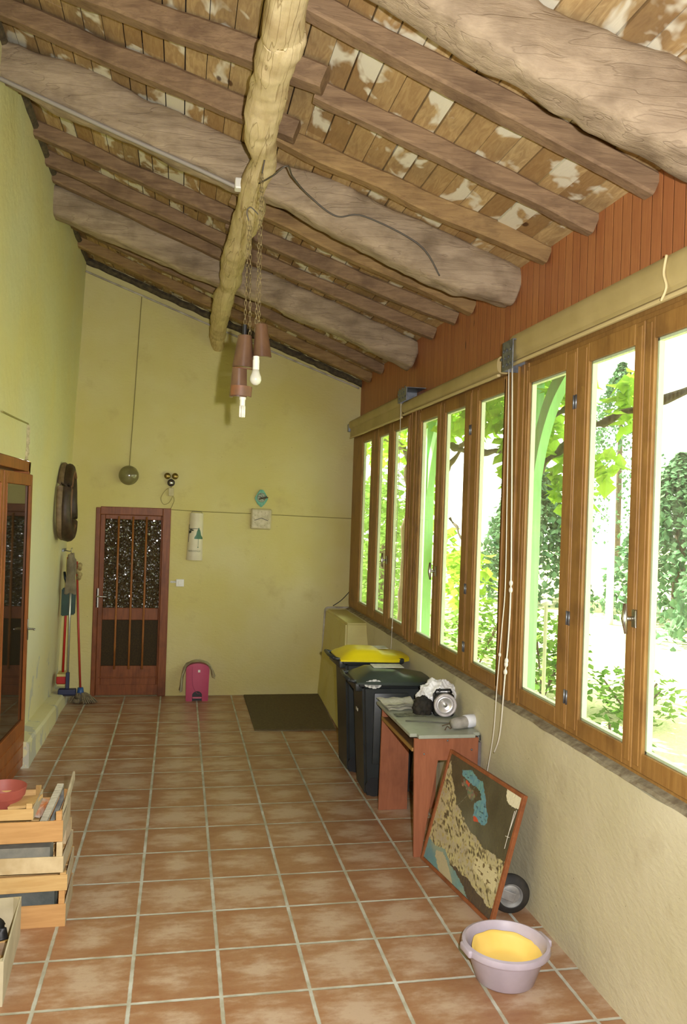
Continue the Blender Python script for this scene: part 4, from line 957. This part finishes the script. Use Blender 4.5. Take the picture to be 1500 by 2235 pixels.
def inside(p, poly):
    x, y = p; c = False; n = len(poly)
    for i in range(n):
        x1, y1 = poly[i]; x2, y2 = poly[(i+1) % n]
        if (y1 > y) != (y2 > y) and x < (x2-x1)*(y-y1)/(y2-y1)+x1: c = not c
    return c
PB = [(-.1, .70), (.02, .753), (.263, .605), (.425, .526), (.613, .458), (.792, .455), (.958, .47), (1.1, .47), (1.1, .11), (.916, .078), (.768, .113), (.645, .136), (.391, .147), (.266, .214), (.139, .183), (.028, .185), (-.1, .2)]
PHILL = [(.0, .80), (.02, .93), (.10, .80), (.20, .68), (.27, .60), (.1, .6), (-.05, .6)]
PWED = [(.266, .214), (.391, .147), (.645, .136), (.924, .083), (1.1, .13), (1.1, -.1), (.80, -.1), (.63, .053), (.393, .141)]
PREF = [(.162, .157), (.255, .178), (.385, .099), (.482, .004), (.442, -.049), (.329, -.046), (.162, .089)]
PBOAT = [(.203, .916), (.333, .946), (.481, .916), (.604, .828), (.681, .657), (.665, .614), (.614, .601), (.506, .617), (.474, .73), (.546, .779), (.48, .832), (.341, .865), (.234, .866)]
PHUL = [(.199, .864), (.342, .83), (.432, .809), (.48, .803), (.442, .721), (.353, .771), (.235, .802)]
PR1 = [(.286, .854), (.367, .856), (.371, .815), (.305, .834)]; PR2 = [(.503, .623), (.544, .637), (.59, .604), (.536, .597)]
PTO = [(.80, 1.02), (.80, .963), (.833, .905), (.9, .88), (.994, .90), (1.02, 1.02)]; PWH = [(.665, .35), (.934, .366), (.953, .207), (.648, .247)]
def pcol(u, v):
    n1 = noise.noise(Vector((u*9, v*9, 1))); n2 = noise.noise(Vector((u*60, v*25, 2))); n3 = noise.noise(Vector((u*24, v*50, 5)))
    j = (u+.012*n2+.02*n1, v+.012*n3+.02*n1)
    if inside((u+.01*n2, v+.01*n3), PTO): return S(222, 216, 184) if (n1 < .35) else S(188, 186, 96)
    if inside(j, PR1) or inside(j, PR2): return S(196, 84, 56)
    if inside(j, PBOAT): return S(104+24*n2, 150+20*n2, 156+16*n1) if n3 > -.42 else S(70, 96, 98)
    if inside(j, PHUL): return S(120+50*n3, 116+40*n2, 92) if n1 > -.1 else S(96, 74, 54)
    if .003 > abs((v-.62)-(u-.28)*1.5) and .28 < u < .44: return S(126, 128, 106)
    if inside(j, PWH): return S(206, 196, 152) if n3 < .28 else S(120, 104, 70)
    if inside(j, PWED): return S(84+14*n2, 72+12*n2, 58)
    if inside(j, PB) or inside(j, PHILL):
        n4 = noise.noise(Vector(((u+v)*34, (v-u)*11, 7))); k = n2*.5+n3*.45+n1*.5+n4*.7
        if k > .50: return S(92, 82, 58)
        if k > .30: return S(128, 118, 84)
        if k > .16: return S(158, 146, 108)
        if k < -.5: return S(172, 156, 98)
        return S(184+20*n1, 174+20*n1, 134+24*n2)
    if v > .3: g = max(0, 1-abs(v-.5)/.25)*max(0, 1-abs(u-.45)/.5); return S(84+26*g+8*n1, 78+32*g+8*n1, 56+34*g+6*n1)
    if inside(j, PREF): return S(182, 172, 138)
    bl = .5+n1*1.3; return S(104+60*max(0, min(1, bl-.2))*.7, 142+14*bl, 150-10*bl)
b = B(); NX, NY = 190, 150; lay = b.loops.layers.float_color.new('paint'); gv = [[b.verts.new((.014+(PW-.028)*i/NX, .008-.0015*noise.noise(Vector((i*.4, j*.4, 0))), .014+(PH-.028)*j/NY)) for j in range(NY+1)] for i in range(NX+1)]
for i in range(NX):
    for j in range(NY):
        f = b.faces.new((gv[i][j], gv[i+1][j], gv[i+1][j+1], gv[i][j+1])); f.smooth = True
        c = pcol((i+.5)/NX, (j+.5)/NY)
        for l in f.loops: l[lay] = c
mp = NT('painted_canvas'); mp.bump(mp.noise(mp.coord((1, 1, 1)), 120, 3), .25, .002); mp = mp.fin(mp.attr('paint'), .45)
obj('painted_canvas', b, mp, t)
b = B(); tube(b, [(PW-.05, .0, PH-.10), (PW-.047, -.003, PH-.2), (PW-.05, -.002, PH-.30)], .0018, 5); tube(b, [(PW-.036, .0, PH-.09), (PW-.045, -.003, PH-.2)], .0018, 5); tube(b, [(PW-.07, -.002, PH-.24), (PW-.035, -.002, PH-.235)], .0018, 5)
obj('frayed_threads', b, M_cord, t)

# ------------------------------------------------------------ wheel of a small barrow behind the picture
t = thing('barrow_wheel', 'small black rubber wheel on a steel fork behind the leaning picture', 'wheel', (1.80, 4.16, .108), (0, 0, -.22))
Ry = Matrix.Rotation(PI/2, 3, 'X')
b = B(); pr = [(.064+.042*(1-abs(math.cos(PI*k/12))**2.2), .036*math.cos(PI*k/12)) for k in range(13)]; lathe(b, pr, (0, 0, 0), 48, Ry, cap=False)
obj('tyre', b, simple('black_rubber', S(34, 33, 31), S(54, 50, 44), 14, .75, bump=.3), t, smooth=True)
b = B(); lathe(b, [(0, .022), (.03, .024), (.05, .020), (.060, .030), (.067, .030), (.066, -.03), (.0, -.03)], (0, 0, 0), 36, Ry); obj('rim', b, simple('worn_zinc', S(190, 190, 186), S(146, 146, 144), 16, .4, .6), t, smooth=True, angle=.5)
b = B(); Mf = Matrix.Rotation(.35, 4, 'Y')
box(b, -.125, .02, -.050, -.044, -.024, .024, .003, Mf); box(b, -.125, .02, .044, .05, -.024, .024, .003, Mf); box(b, -.125, -.12, -.05, .05, -.024, .024, .003, Mf); tube(b, [(0, -.052, 0), (0, .052, 0)], .012, 12)
obj('fork', b, simple('bare_steel_strip', S(186, 184, 180), S(150, 148, 144), 10, .45, .5), t)
b = B(); rr = random.Random(9); 
for k in range(26):
    x_, y_ = 1.74+rr.uniform(-.08, .14), 3.92+rr.uniform(-.12, .1); sphere(b, (x_, y_, .004), rr.uniform(.004, .009), 6, 4, (1.2, 1, .6))
tag(obj('plaster_debris', b, simple('plaster_crumbs', S(130, 108, 84), rough=.95)), 'scattered plaster crumbs on the floor between the basin and the wheel', 'debris', kind='stuff')

# ------------------------------------------------------------ basin
t = thing('washing_basin', 'round lilac grey plastic basin on the tiled floor by the low wall', 'basin', (1.535, 3.575, 0), (0, 0, .1))
lil = simple('lilac_grey_plastic', S(186, 176, 188), S(172, 162, 174), 7, .45)
b = B(); lathe(b, [(0, .0), (.128, .0), (.136, .008), (.175, .125), (.183, .14), (.200, .142), (.204, .150), (.200, .172), (.186, .176), (.180, .168), (.172, .135), (.132, .02), (.0, .014)], (0, 0, 0), 56); obj('basin_body', b, lil, t, smooth=True, angle=.9)
for s_ in (-1, 1):
    b = B(); box(b, s_*.198-.012, s_*.198+.016, -.05, .05, .138, .172, .008); obj('grip', b, lil, t, smooth=True)
t2_ = thing('yellow_bowl', 'shallow pale yellow fluted bowl lying inside the lilac basin', 'bowl', (1.535, 3.575, .07), (.10, .06, .3))
b = B(); seg = 72
rings = []
for r, z, fl_ in ((0, .0, 0), (.09, .0, 0), (.12, .008, .0), (.146, .055, .4), (.158, .066, 1), (.162, .066, 1), (.160, .058, 1), (.15, .05, .4), (.12, -.004, 0), (0, -.01, 0)):
    rings.append([b.verts.new(((r+.004*fl_*math.cos(k*PI*2/seg*9)*(1 if k < seg*.34 else .25))*math.cos(2*PI*k/seg)*1.04, (r+.004*fl_*math.cos(k*2*PI/seg*9))*math.sin(2*PI*k/seg)*.95, z)) for k in range(seg)])
for a_, c_ in zip(rings, rings[1:]):
    for k in range(seg): b.faces.new((a_[k], a_[(k+1) % seg], c_[(k+1) % seg], c_[k]))
bmesh.ops.remove_doubles(b, verts=rings[0]+rings[-1], dist=1e-5)
obj('bowl', b, simple('pale_yellow_plastic', S(240, 210, 118), S(236, 202, 104), 6, .4), t2_, smooth=True)

# ------------------------------------------------------------ crates on the left
cw = wood('raw_crate_pine', S(206, 172, 116), S(190, 152, 96), S(140, 104, 66), (1, 10, 10), 4, .7, .15, .002, False)
cw2 = wood('orange_crate_pine', S(198, 154, 100), S(182, 138, 86), S(146, 104, 66), (1, 10, 10), 4, .7, .15, .002, False)
cw3 = wood('grey_crate_plywood', S(186, 172, 146), S(168, 156, 132), S(140, 124, 100), (10, 1, 10), 4, .75, .2, .002, False)
def crate(loc, rz, label, mat, h=.10, W_=.50, L_=.36, post=.16, bz=0.0, flip=False, smat=None):
    """origin: near right bottom corner; x goes left (negative), y goes back"""
    t = thing('fruit_crate', label, 'crate', loc, (0, 0, rz), 'wooden fruit crates')
    b = B(); box(b, -W_, 0, 0, .007, bz, bz+h, .001); obj('front_slat', b, mat, t)
    b = B(); box(b, -W_, 0, L_-.007, L_, bz, bz+h, .001); obj('back_slat', b, mat, t)
    for x_ in (-.007, -W_):
        b = B(); box(b, x_, x_+.007, .008, L_-.008, bz, bz+h*1.0, .001); obj('end_slat', b, smat or cw3, t)
    for k in range(4):
        b = B(); y_ = .01+k*(L_-.07)/3; box(b, -W_+.008, -.008, y_, y_+.05, bz+.0, bz+.006, .001); obj('bottom_slat', b, cw, t)
    for x_ in (-.008, -W_+.008):
        for y_ in (.008, L_-.008):
            b = B(); sx = -.028 if x_ > -.1 else .028; sy = .028 if y_ < .1 else -.028
            a_ = [b.verts.new((x_, y_, z)) for z in (bz, bz+post)]; c_ = [b.verts.new((x_+sx, y_, z)) for z in (bz, bz+post)]; d_ = [b.verts.new((x_, y_+sy, z)) for z in (bz, bz+post)]
            b.faces.new((a_[0], c_[0], d_[0])); b.faces.new((a_[1], d_[1], c_[1])); b.faces.new((a_[0], a_[1], c_[1], c_[0])); b.faces.new((a_[0], d_[0], d_[1], a_[1])); b.faces.new((c_[0], c_[1], d_[1], d_[0]))
            obj('corner_post', b, mat, t)
    b = B()
    for x_ in (-.02, -W_*.45):
        for z_ in (.3, .7): box(b, x_-.006, x_, -.0015, 0, bz+h*z_, bz+h*z_+.002)
    b.free()
    return t
crate((-.50, 4.32, 0), .02, 'bottom fruit crate of the stack, orange pine, with grey slabs showing', cw2, .112, post=.176)
crate((-.497, 4.325, .178), .03, 'fruit crate second from the bottom of the stack, pale yellow pine', cw, .078, post=.086)
crate((-.52, 4.33, .266), -.01, 'fruit crate third from the bottom of the stack, pale whitish slat', simple('pale_poplar', S(212, 192, 152), S(186, 162, 120), 9, .7), .08, post=.15)
crate((-.528, 4.34, .418), .02, 'top full-width fruit crate of the stack, orange pine, filled with scraps', cw2, .105, post=.15)
crate((-.675, 4.36, .525), .0, 'smaller crate with a thin yellow slat sitting on top of the stack', cw, .055, W_=.36, L_=.30, post=.08)
def plank(name_, c0, c1, w_, h_, mat, label, cat):
    c0, c1 = Vector(c0), Vector(c1); d = (c1-c0); L_ = d.length; q = d.to_track_quat('X', 'Z').to_matrix().to_4x4()
    b = B(); box(b, 0, L_, -w_/2, w_/2, 0, h_, .002, Matrix.Translation(c0) @ q); return tag(obj(name_, b, mat), label, cat)
slate = simple('grey_slate', S(98, 102, 98), S(72, 78, 76), 10, .7, bump=.4)
plank('slate_slab', (-.93, 4.42, .01), (-.56, 4.42, .01), .12, .155, slate, 'grey slab showing in the gap of the bottom crate', 'slab')
plank('slate_slab', (-.93, 4.43, .276), (-.59, 4.43, .276), .12, .105, simple('light_grey_slab', S(140, 136, 124), S(112, 112, 104), 8, .8, bump=.4), 'lighter grey slab showing in the gap of the third crate', 'slab')
wsc = simple('whitish_old_wood', S(196, 190, 172), S(160, 154, 138), 16, .8, stretch=(1, 6, 6))
plank('wood_scrap', (-.64, 4.42, 0.465), (-.595, 4.74, 0.565), .035, .02, wsc, 'whitish strip of scrap wood sticking up in the middle of the top crate', 'wood')
plank('wood_scrap', (-.60, 4.44, 0.455), (-.575, 4.78, 0.525), .025, .016, simple('blue_grey_old_wood', S(150, 152, 148), S(110, 114, 116), 16, .8), 'blue grey strip of scrap wood beside the whitish one in the top crate', 'wood')
plank('wood_scrap', (-.548, 4.46, 0.465), (-.54, 4.86, 0.565), .012, .05, simple('grey_beige_lath', S(186, 174, 146), S(158, 146, 118), 14, .8), 'tall grey beige lath rising at the right side of the top crate', 'wood')
plank('wood_offcut', (-.80, 4.52, 0.550), (-.675, 4.50, 0.565), .16, .015, cw, 'pale tan board right of the plant pot on the crates', 'board')
plank('packet', (-.70, 4.56, 0.465), (-.655, 4.66, 0.480), .06, .05, simple('white_orange_packet', S(214, 206, 190), S(214, 120, 40), 14, .5), 'small white and orange packet among the scraps in the top crate', 'packet')
plank('wood_offcut', (-.585, 4.40, 0.440), (-.545, 4.40, 0.440), .06, .055, simple('orange_wood_block', S(196, 112, 58), rough=.6), 'orange wood block in the right corner of the top crate', 'block')
t = thing('plant_pot', 'empty terracotta pink plastic plant pot on top of the crates at the left edge', 'pot', (-.86, 4.56, .532))
b = B(); lathe(b, [(0, 0), (.085, 0), (.102, .055), (.110, .057), (.118, .10), (.114, .102), (.104, .06), (.098, .05), (.08, .008), (0, .008)], (0, 0, 0), 40); obj('pot_body', b, simple('dusty_red_plastic', S(164, 84, 72), S(150, 74, 62), 6, .55), t, smooth=True, angle=.8)
t = crate((-.665, 3.66, .0), .06, 'pale crate on the floor in front of the stack, holding a black shoe', simple('pale_cream_wood', S(200, 188, 156), S(180, 168, 136), 6, .75), .19, W_=.5, L_=.60, post=.19, smat=simple('pale_cream_side', S(196, 188, 162), S(176, 168, 142), 6, .75))
b = B(); tube(b, cr([(-1.0, 4.0, .03), (-.9, 4.05, .10), (-.82, 4.10, .135), (-.775, 4.12, .12), (-.76, 4.10, .06)], 24), [.04+.012*math.sin(k/24*PI*2) for k in range(24)], 12)
tag(obj('black_shoe', b, M_black, smooth=True), 'black shoe lying toe up in the pale crate on the floor', 'shoe')
tag(lump('work_jacket', (-.92, 3.86, .02), (.15, .15, .10), 5.5, simple('black_grey_fabric', S(38, 36, 38), S(84, 52, 46), 9, .8), .4, 5, 2.2), 'dark crumpled fabric filling the pale crate on the floor', 'clothing')
tag(lump('plastic_bag', (-.755, 3.36, .0), (.125, .12, .11), 12.2, simple('blue_black_glossy_plastic', S(22, 24, 34), S(60, 84, 112), 4, .2, spec=.7), .25, 5, 1.4), 'shiny blue black plastic bag on the floor at the lower left edge', 'bag')

# ------------------------------------------------------------ hanging lamps of curved roof tiles
clay = simple('glazed_brown_clay', S(104, 76, 56), S(88, 62, 46), 9, .3); clay_o = simple('orange_clay', S(128, 80, 48), S(96, 68, 48), 12, .5)
chainm = simple('dull_brass_chain', S(160, 144, 104), S(124, 108, 74), 30, .5, .6)
def chain(b, p0, p1, link_=.034, r=.0018):
    p0, p1 = Vector(p0), Vector(p1); n = int((p1-p0).length/(link_*.72))
    for k in range(n):
        c = p0.lerp(p1, (k+.5)/n); pts = []
        for q in range(10):
            a_ = 2*PI*q/10; s_, z_ = .0060*math.cos(a_), link_/2*math.sin(a_)
            pts.append(c+(Vector((s_, 0, z_)) if k % 2 else Vector((0, s_, z_))))
        tube(b, pts, r, 5, True)
def curved_tile(name_, parent, mat, cx, y, z, w0, w1, h, dep, rz=0, tilt=0, arch=PI):
    b = B(); half_tile(b, w0, w1, h, dep, .010, 20, 0, arch); o = obj(name_, b, mat, parent, smooth=True, angle=.8)
    o.location = (cx, y, z); o.rotation_euler = (0, tilt, rz); return o
LY = 4.35
t = thing('pendant_lamp', 'lower hanging lamp of two curved clay tiles with a small fluorescent bulb', 'lamp', (.30, LY, 3.03), group=None)
b = B(); chain(b, (.003, 0, .60), (.0, 0, .06)); obj('chain', b, chainm, t)
b = B(); chain(b, (.012, 0, .60), (.028, 0, -.0)); obj('chain', b, chainm, t)
b = B(); tube(b, cr([(.003, 0, .60), (-.01, -.01, .645), (.01, -.02, .665), (.05, 0, .64)], 16), .003, 6); obj('hanging_wire', b, M_cable, t)
b = B(); lathe(b, [(0, 0), (.012, 0), (.012, .055), (0, .055)], (-.0, 0, .0), 10); obj('tile_holder', b, M_black, t)
curved_tile('upper_tile', t, clay, -.002, 0.0, -.170, .118, .072, .165, .05, .15, .02)
b = B(); tube(b, cr([(-.055, -.012, -.172), (-.02, -.05, -.178), (.03, -.048, -.182), (.05, -.01, -.178)], 16), .004, 6); obj('tile_edge', b, clay_o, t, smooth=True)
curved_tile('lower_tile', t, clay, -.012, 0.02, -.325, .108, .085, .150, .06, -.75, .04, PI*.9)
curved_tile('tile_band', t, clay_o, -.010, -.012, -.322, .112, .112, .052, .045, .05, .03, PI*.95)
b = B(); lathe(b, [(0, 0), (.014, 0), (.014, .035), (.017, .036), (.017, .06), (0, .06)], (.0, -.01, -.375), 16); obj('bulb_socket', b, M_white, t, smooth=True, angle=.6)
b = B()
for dx, dy in ((-.010, 0), (.010, 0), (0, -.012), (0, .010)): tube(b, [(dx, dy-.01, -.37), (dx, dy-.01, -.425)], .0065, 8); sphere(b, (dx, dy-.01, -.425), .0065, 8, 6)
obj('fluorescent_bulb', b, M_white, t, smooth=True)
t = thing('pendant_lamp', 'higher hanging lamp of one curved clay tile with a round white bulb', 'lamp', (.362, LY-.02, 3.08))
b = B(); chain(b, (-.004, 0, .80), (-.006, 0, -.06)); obj('chain', b, chainm, t)
b = B(); chain(b, (.004, 0, .80), (.010, 0, .0)); obj('chain', b, chainm, t)
b = B(); tube(b, [(0, 0, .80), (.01, .0, .87)], .004, 6); obj('hook', b, M_cable, t)
curved_tile('tile_shade', t, clay, .032, 0.0, -.165, .100, .062, .17, .05, -.25, -.05)
b = B(); lathe(b, [(0, -.02), (.017, -.02), (.018, .03), (.016, .03), (.016, .05), (0, .05)], (-.001, -.03, -.215), 18); obj('bulb_socket', b, M_white, t, smooth=True, angle=.6)
b = B(); lathe(b, [(0, -.315), (.012, -.313), (.024, -.303), (.030, -.288), (.029, -.272), (.022, -.255), (.018, -.235), (.0, -.232)], (-.001, -.03, 0), 24); obj('light_bulb', b, simple('frosted_white_bulb', S(206, 204, 192), rough=.25), t, smooth=True)

# ------------------------------------------------------------ outside
def lawnm():
    q = NT('sunlit_lawn'); v = q.coord(); c = q.mix(q.noise(v, 1.5, 5), S(168, 176, 128), S(198, 194, 150)); c = q.mix(q.ramp(q.noise(v, 30, 4), [(.45, 0.), (.7, .6)]), c, S(136, 150, 96)); q.bump(q.noise(v, 60, 4), .6, .03); return q.fin(c, .95, spec=.1)
b = B(); quad(b, (2.25, -20, -.16), (60, -20, -.16), (60, 70, -.16), (2.25, 70, -.16)); quad(b, (-30, 9.9, -.17), (2.25, 9.9, -.17), (2.25, 70, -.17), (-30, 70, -.17))
struct(obj('ground', b, lawnm()))
def leafm(name_, c1, c2, tr=.5):
    q = NT(name_); c = q.mix(q.ramp(q.noise(q.coord(), 2.2, 4), [(.35, 0.), (.65, 1.)]), c1, c2)
    q.n.remove(q.b); d = q.n.new('ShaderNodeBsdfDiffuse'); tl = q.n.new('ShaderNodeBsdfTranslucent'); q.l.new(c, d.inputs[0]); q.l.new(c, tl.inputs[0])
    m = q.n.new('ShaderNodeMixShader'); m.inputs[0].default_value = tr; q.l.new(d.outputs[0], m.inputs[1]); q.l.new(tl.outputs[0], m.inputs[2]); q.l.new(m.outputs[0], q.out.inputs[0]); return q.m
M_vine = leafm('vine_leaf', S(134, 176, 54), S(168, 200, 80)); M_hedge = leafm('hedge_leaf', S(100, 138, 58), S(128, 160, 78), .35)
M_con = leafm('conifer_needles', S(66, 96, 66), S(96, 126, 92), .2); M_shrub = leafm('shrub_leaf', S(76, 118, 44), S(120, 150, 70), .4)
M_bark = simple('brown_bark', S(92, 76, 56), S(66, 54, 40), 12, .9, bump=.6)
def leaf(b, p, s, rr, droop=0):
    a_ = rr.uniform(0, 2*PI); e = rr.uniform(-.9, .5)-droop; d = Vector((math.cos(a_)*math.cos(e), math.sin(a_)*math.cos(e), math.sin(e))); sd_ = d.cross(Vector((rr.uniform(-.4, .4), rr.uniform(-.4, .4), 1))).normalized()
    n_ = d.cross(sd_)*s*.12
    v = [b.verts.new(q) for q in (p, p+d*s*.35+sd_*s*.42+n_, p+d*s, p+d*s*.35-sd_*s*.42+n_, p+d*s*.55)]
    b.faces.new((v[0], v[1], v[4])); b.faces.new((v[1], v[2], v[4])); b.faces.new((v[2], v[3], v[4])); b.faces.new((v[3], v[0], v[4]))
def cloud(b, c, r, n, s, rr, droop=0, shell=False):
    for _ in range(n):
        while True:
            q = Vector((rr.uniform(-1, 1), rr.uniform(-1, 1), rr.uniform(-1, 1)))
            if .05 < q.length < 1: break
        if shell: q = q.normalized()*rr.uniform(.75, 1)
        leaf(b, Vector(c)+Vector((q.x*r[0], q.y*r[1], q.z*r[2])), s*rr.uniform(.6, 1.3), rr, droop)
rr = random.Random(21)
t = thing('climbing_vine', 'leafy climbing vine with gnarled branches hanging outside the windows', 'vine', (3.3, 8.5, -.15))
b = B()
for c, r, n in [((3.2, 9.6, 3.5), (.5, 1.8, .42), 900), ((3.3, 12.5, 3.6), (.7, 2.6, .7), 1100), ((3.2, 8.0, 3.35), (.4, .9, .34), 420), ((3.3, 7.75, 2.75), (.18, .25, .5), 170), ((3.4, 11.2, 2.5), (.2, .5, .6), 160),
                ((3.3, 6.6, 2.45), (.12, .34, .34), 130), ((3.2, 6.55, 3.25), (.2, .34, .30), 100), ((3.3, 5.7, 3.05), (.12, .16, .25), 55), ((3.35, 7.2, 2.95), (.15, .35, .25), 90), ((3.2, 8.9, 1.45), (.25, .5, .38), 150), ((3.3, 9.7, 1.7), (.2, .4, .3), 80), ((3.1, 5.6, 2.55), (.08, .12, .14), 24)]:
    cloud(b, c, r, n, .15, rr, .3)
obj('vine_leaves', b, M_vine, t, world=True)
b = B()
for pts, r in [([(3.2, 11.5, 2.9), (3.2, 10.0, 3.03), (3.2, 9.3, 2.90), (3.2, 8.0, 2.80), (3.25, 7.0, 2.95)], .05), ([(3.2, 10.3, 2.60), (3.2, 9.6, 2.72), (3.2, 9.2, 2.95), (3.2, 8.6, 3.1)], .035), ([(3.2, 7.05, 3.05), (3.2, 6.5, 3.06), (3.2, 6.1, 2.98)], .035),
               ([(3.2, 7.1, 2.55), (3.2, 6.6, 2.74), (3.2, 6.1, 2.88), (3.2, 5.5, 2.93), (3.25, 4.4, 3.05)], .04), ([(3.3, 12, -.1), (3.25, 11.8, 1.4), (3.2, 11.5, 2.9), (3.2, 12.8, 3.3)], .06), ([(3.2, 8.6, 1.3), (3.25, 9.0, 1.7), (3.2, 9.5, 2.1)], .02)]:
    p = cr(pts, 26); tube(b, [Vector(q)+Vector((noise.noise(Vector(q)*5), noise.noise(Vector(q)*5+Vector((9, 0, 0))), noise.noise(Vector(q)*5+Vector((0, 9, 0)))))*.05 for q in p], [r*(.75+.25*math.sin(k*1.3)) for k in range(26)], 8)
obj('vine_branches', b, M_bark, t, smooth=True, world=True)
t = thing('hedge', 'tall pale green hedge filling the view through the farthest window', 'hedge', (4.2, 17, -.16))
b = B()
for k in range(9): cloud(b, (3.6+.35*k*.6+rr.uniform(-.3, .3), 14.2+k*1.1, 1.3+rr.uniform(-.1, .2)), (.8, 1.0, 1.7), 420, .17, rr, .1, True)
obj('hedge_leaves', b, M_hedge, t, world=True)
b = B()
for k in range(5): tube(b, [(3.7+k*.4, 14.5+k*1.9, -.17), (3.7+k*.4, 14.5+k*1.9, 1.6)], .05, 8)
obj('hedge_stems', b, M_bark, t, world=True)
def conifer(x, y, h, r, label, n=5200, base=.25):
    t = thing('conifer', label, 'tree', (x, y, -.16)); b = B()
    for k in range(n):
        u = rr.random()**.8; z = base+(h-base)*u; R_ = r*(1-u)**.75*rr.uniform(.55, 1.05); a_ = rr.uniform(0, 2*PI)
        p = Vector((x+R_*math.cos(a_), y+R_*math.sin(a_), z-.16-.25*R_/r)); leaf(b, p, .2*rr.uniform(.6, 1.2), rr, .5)
    obj('needle_branches', b, M_con, t, world=True)
    b = B(); tube(b, [(x, y, -.17), (x, y, h*.5), (x, y, h*.95)], [.16, .12, .03], 10); obj('trunk', b, M_bark, t, world=True)
conifer(9.6, 21.6, 4.2, 1.9, 'dark conifer across the lawn, left of the white pole')
conifer(11.6, 17.6, 4.0, 2.0, 'dark conifer across the lawn behind the window handle')
conifer(10.6, 13.4, 3.7, 1.9, 'dark conifer at the right edge of the nearest window')
conifer(19, 33.5, 9.4, 3.0, 'distant tall conifer with its crown high in the nearest window', 3600, 1.5)
def shrub(c, r, n, label, s=.12, mat=None):
    t = thing('shrub', label, 'shrub', (c[0], c[1], -.16)); b = B(); cloud(b, c, r, n, s, rr); obj('shrub_leaves', b, mat or M_shrub, t, world=True)
    b = B()
    for k in range(5): a_ = k*1.26; tube(b, [(c[0], c[1], -.17), (c[0]+r[0]*.6*math.cos(a_), c[1]+r[1]*.6*math.sin(a_), c[2]+r[2]*.3)], .012, 5)
    obj('shrub_stems', b, M_bark, t, world=True)
shrub((4.6, 9.8, .45), (.5, .8, .55), 620, 'leafy shrub low behind the nearer green post')
shrub((4.5, 11.9, .4), (.6, .8, .55), 480, 'leafy shrub low on the lawn seen through the middle window')
shrub((5.2, 8.7, .15), (.5, .7, .35), 340, 'low shrub beyond the sill of the nearest window', .1)
shrub((6.7, 8.6, .05), (.8, .8, .28), 380, 'grey green low shrub at the right of the nearest window', .1, M_hedge)
shrub((3.4, 5.9, .35), (.25, .35, .5), 170, 'small bushy shrub just outside by the nearer green post', .08)
M_green = simple('light_green_paint', S(150, 210, 140), S(136, 198, 128), 3, .6)
def gpost(y, label, x=3.0):
    t = thing('veranda_post', label, 'post', (x, y, -.16))
    b = B(); box(b, -.055, .055, -.055, .055, 0, 3.55, .006); obj('post', b, M_green, t)
    b = B(); p = cr([(0, 0, 2.55), (0, -.13, 2.95), (0, -.36, 3.3), (0, -.7, 3.55)], 14); bw_ = .045; prev = None
    for q, nx_ in zip(p, p[1:]+[p[-1]]):
        s_ = [b.verts.new((q[0]+dx, q[1]+dy, q[2]+dz)) for dx, dy, dz in ((-.04, -.05, -.05), (.04, -.05, -.05), (.04, .05, .05), (-.04, .05, .05))]
        if prev:
            for k in range(4): b.faces.new((prev[k], prev[(k+1) % 4], s_[(k+1) % 4], s_[k]))
        else: b.faces.new(s_)
        prev = s_
    b.faces.new(prev); obj('brace', b, M_green, t, smooth=True, angle=.6)
gpost(9.80, 'light green timber post with a curved brace seen through the middle window')
gpost(6.72, 'light green timber post with a curved brace seen through the nearest window')
b = B(); box(b, 2.93, 3.07, 4.6, 13, 3.42, 3.56, .01); tag(obj('veranda_beam', b, M_green), 'light green beam carried by the two green posts outside', 'beam')
b = B(); lathe(b, [(0, 0), (.09, 0), (.05, 3.6), (0, 3.6)], (9.4, 16.8, -.16), 14); tag(obj('garden_pole', b, simple('white_painted_pole', S(226, 226, 226), rough=.5), smooth=True), 'tall white pole standing on the lawn in front of the conifers', 'pole')
b = B(); lathe(b, [(0, 0), (.02, 0), (.02, 1.35), (.06, 1.36), (.06, 1.40), (0, 1.42)], (3.9, 8.3, -.16), 10); tag(obj('garden_stake', b, simple('pale_metal_stake', S(190, 190, 180), rough=.5), smooth=True), 'thin pale stake with a round cap in front of the low shrub', 'stake')
b = B(); tube(b, [(4.0, 5.6, -.14), (9, 12.2, -.10)], .02, 6); tube(b, [(6.5, 9.2, .2), (9.0, 11.4, .34)], .015, 6)
tag(obj('garden_hose', b, simple('brown_hose', S(130, 110, 84), rough=.7), smooth=True), 'brown hose lying across the bright lawn', 'hose')
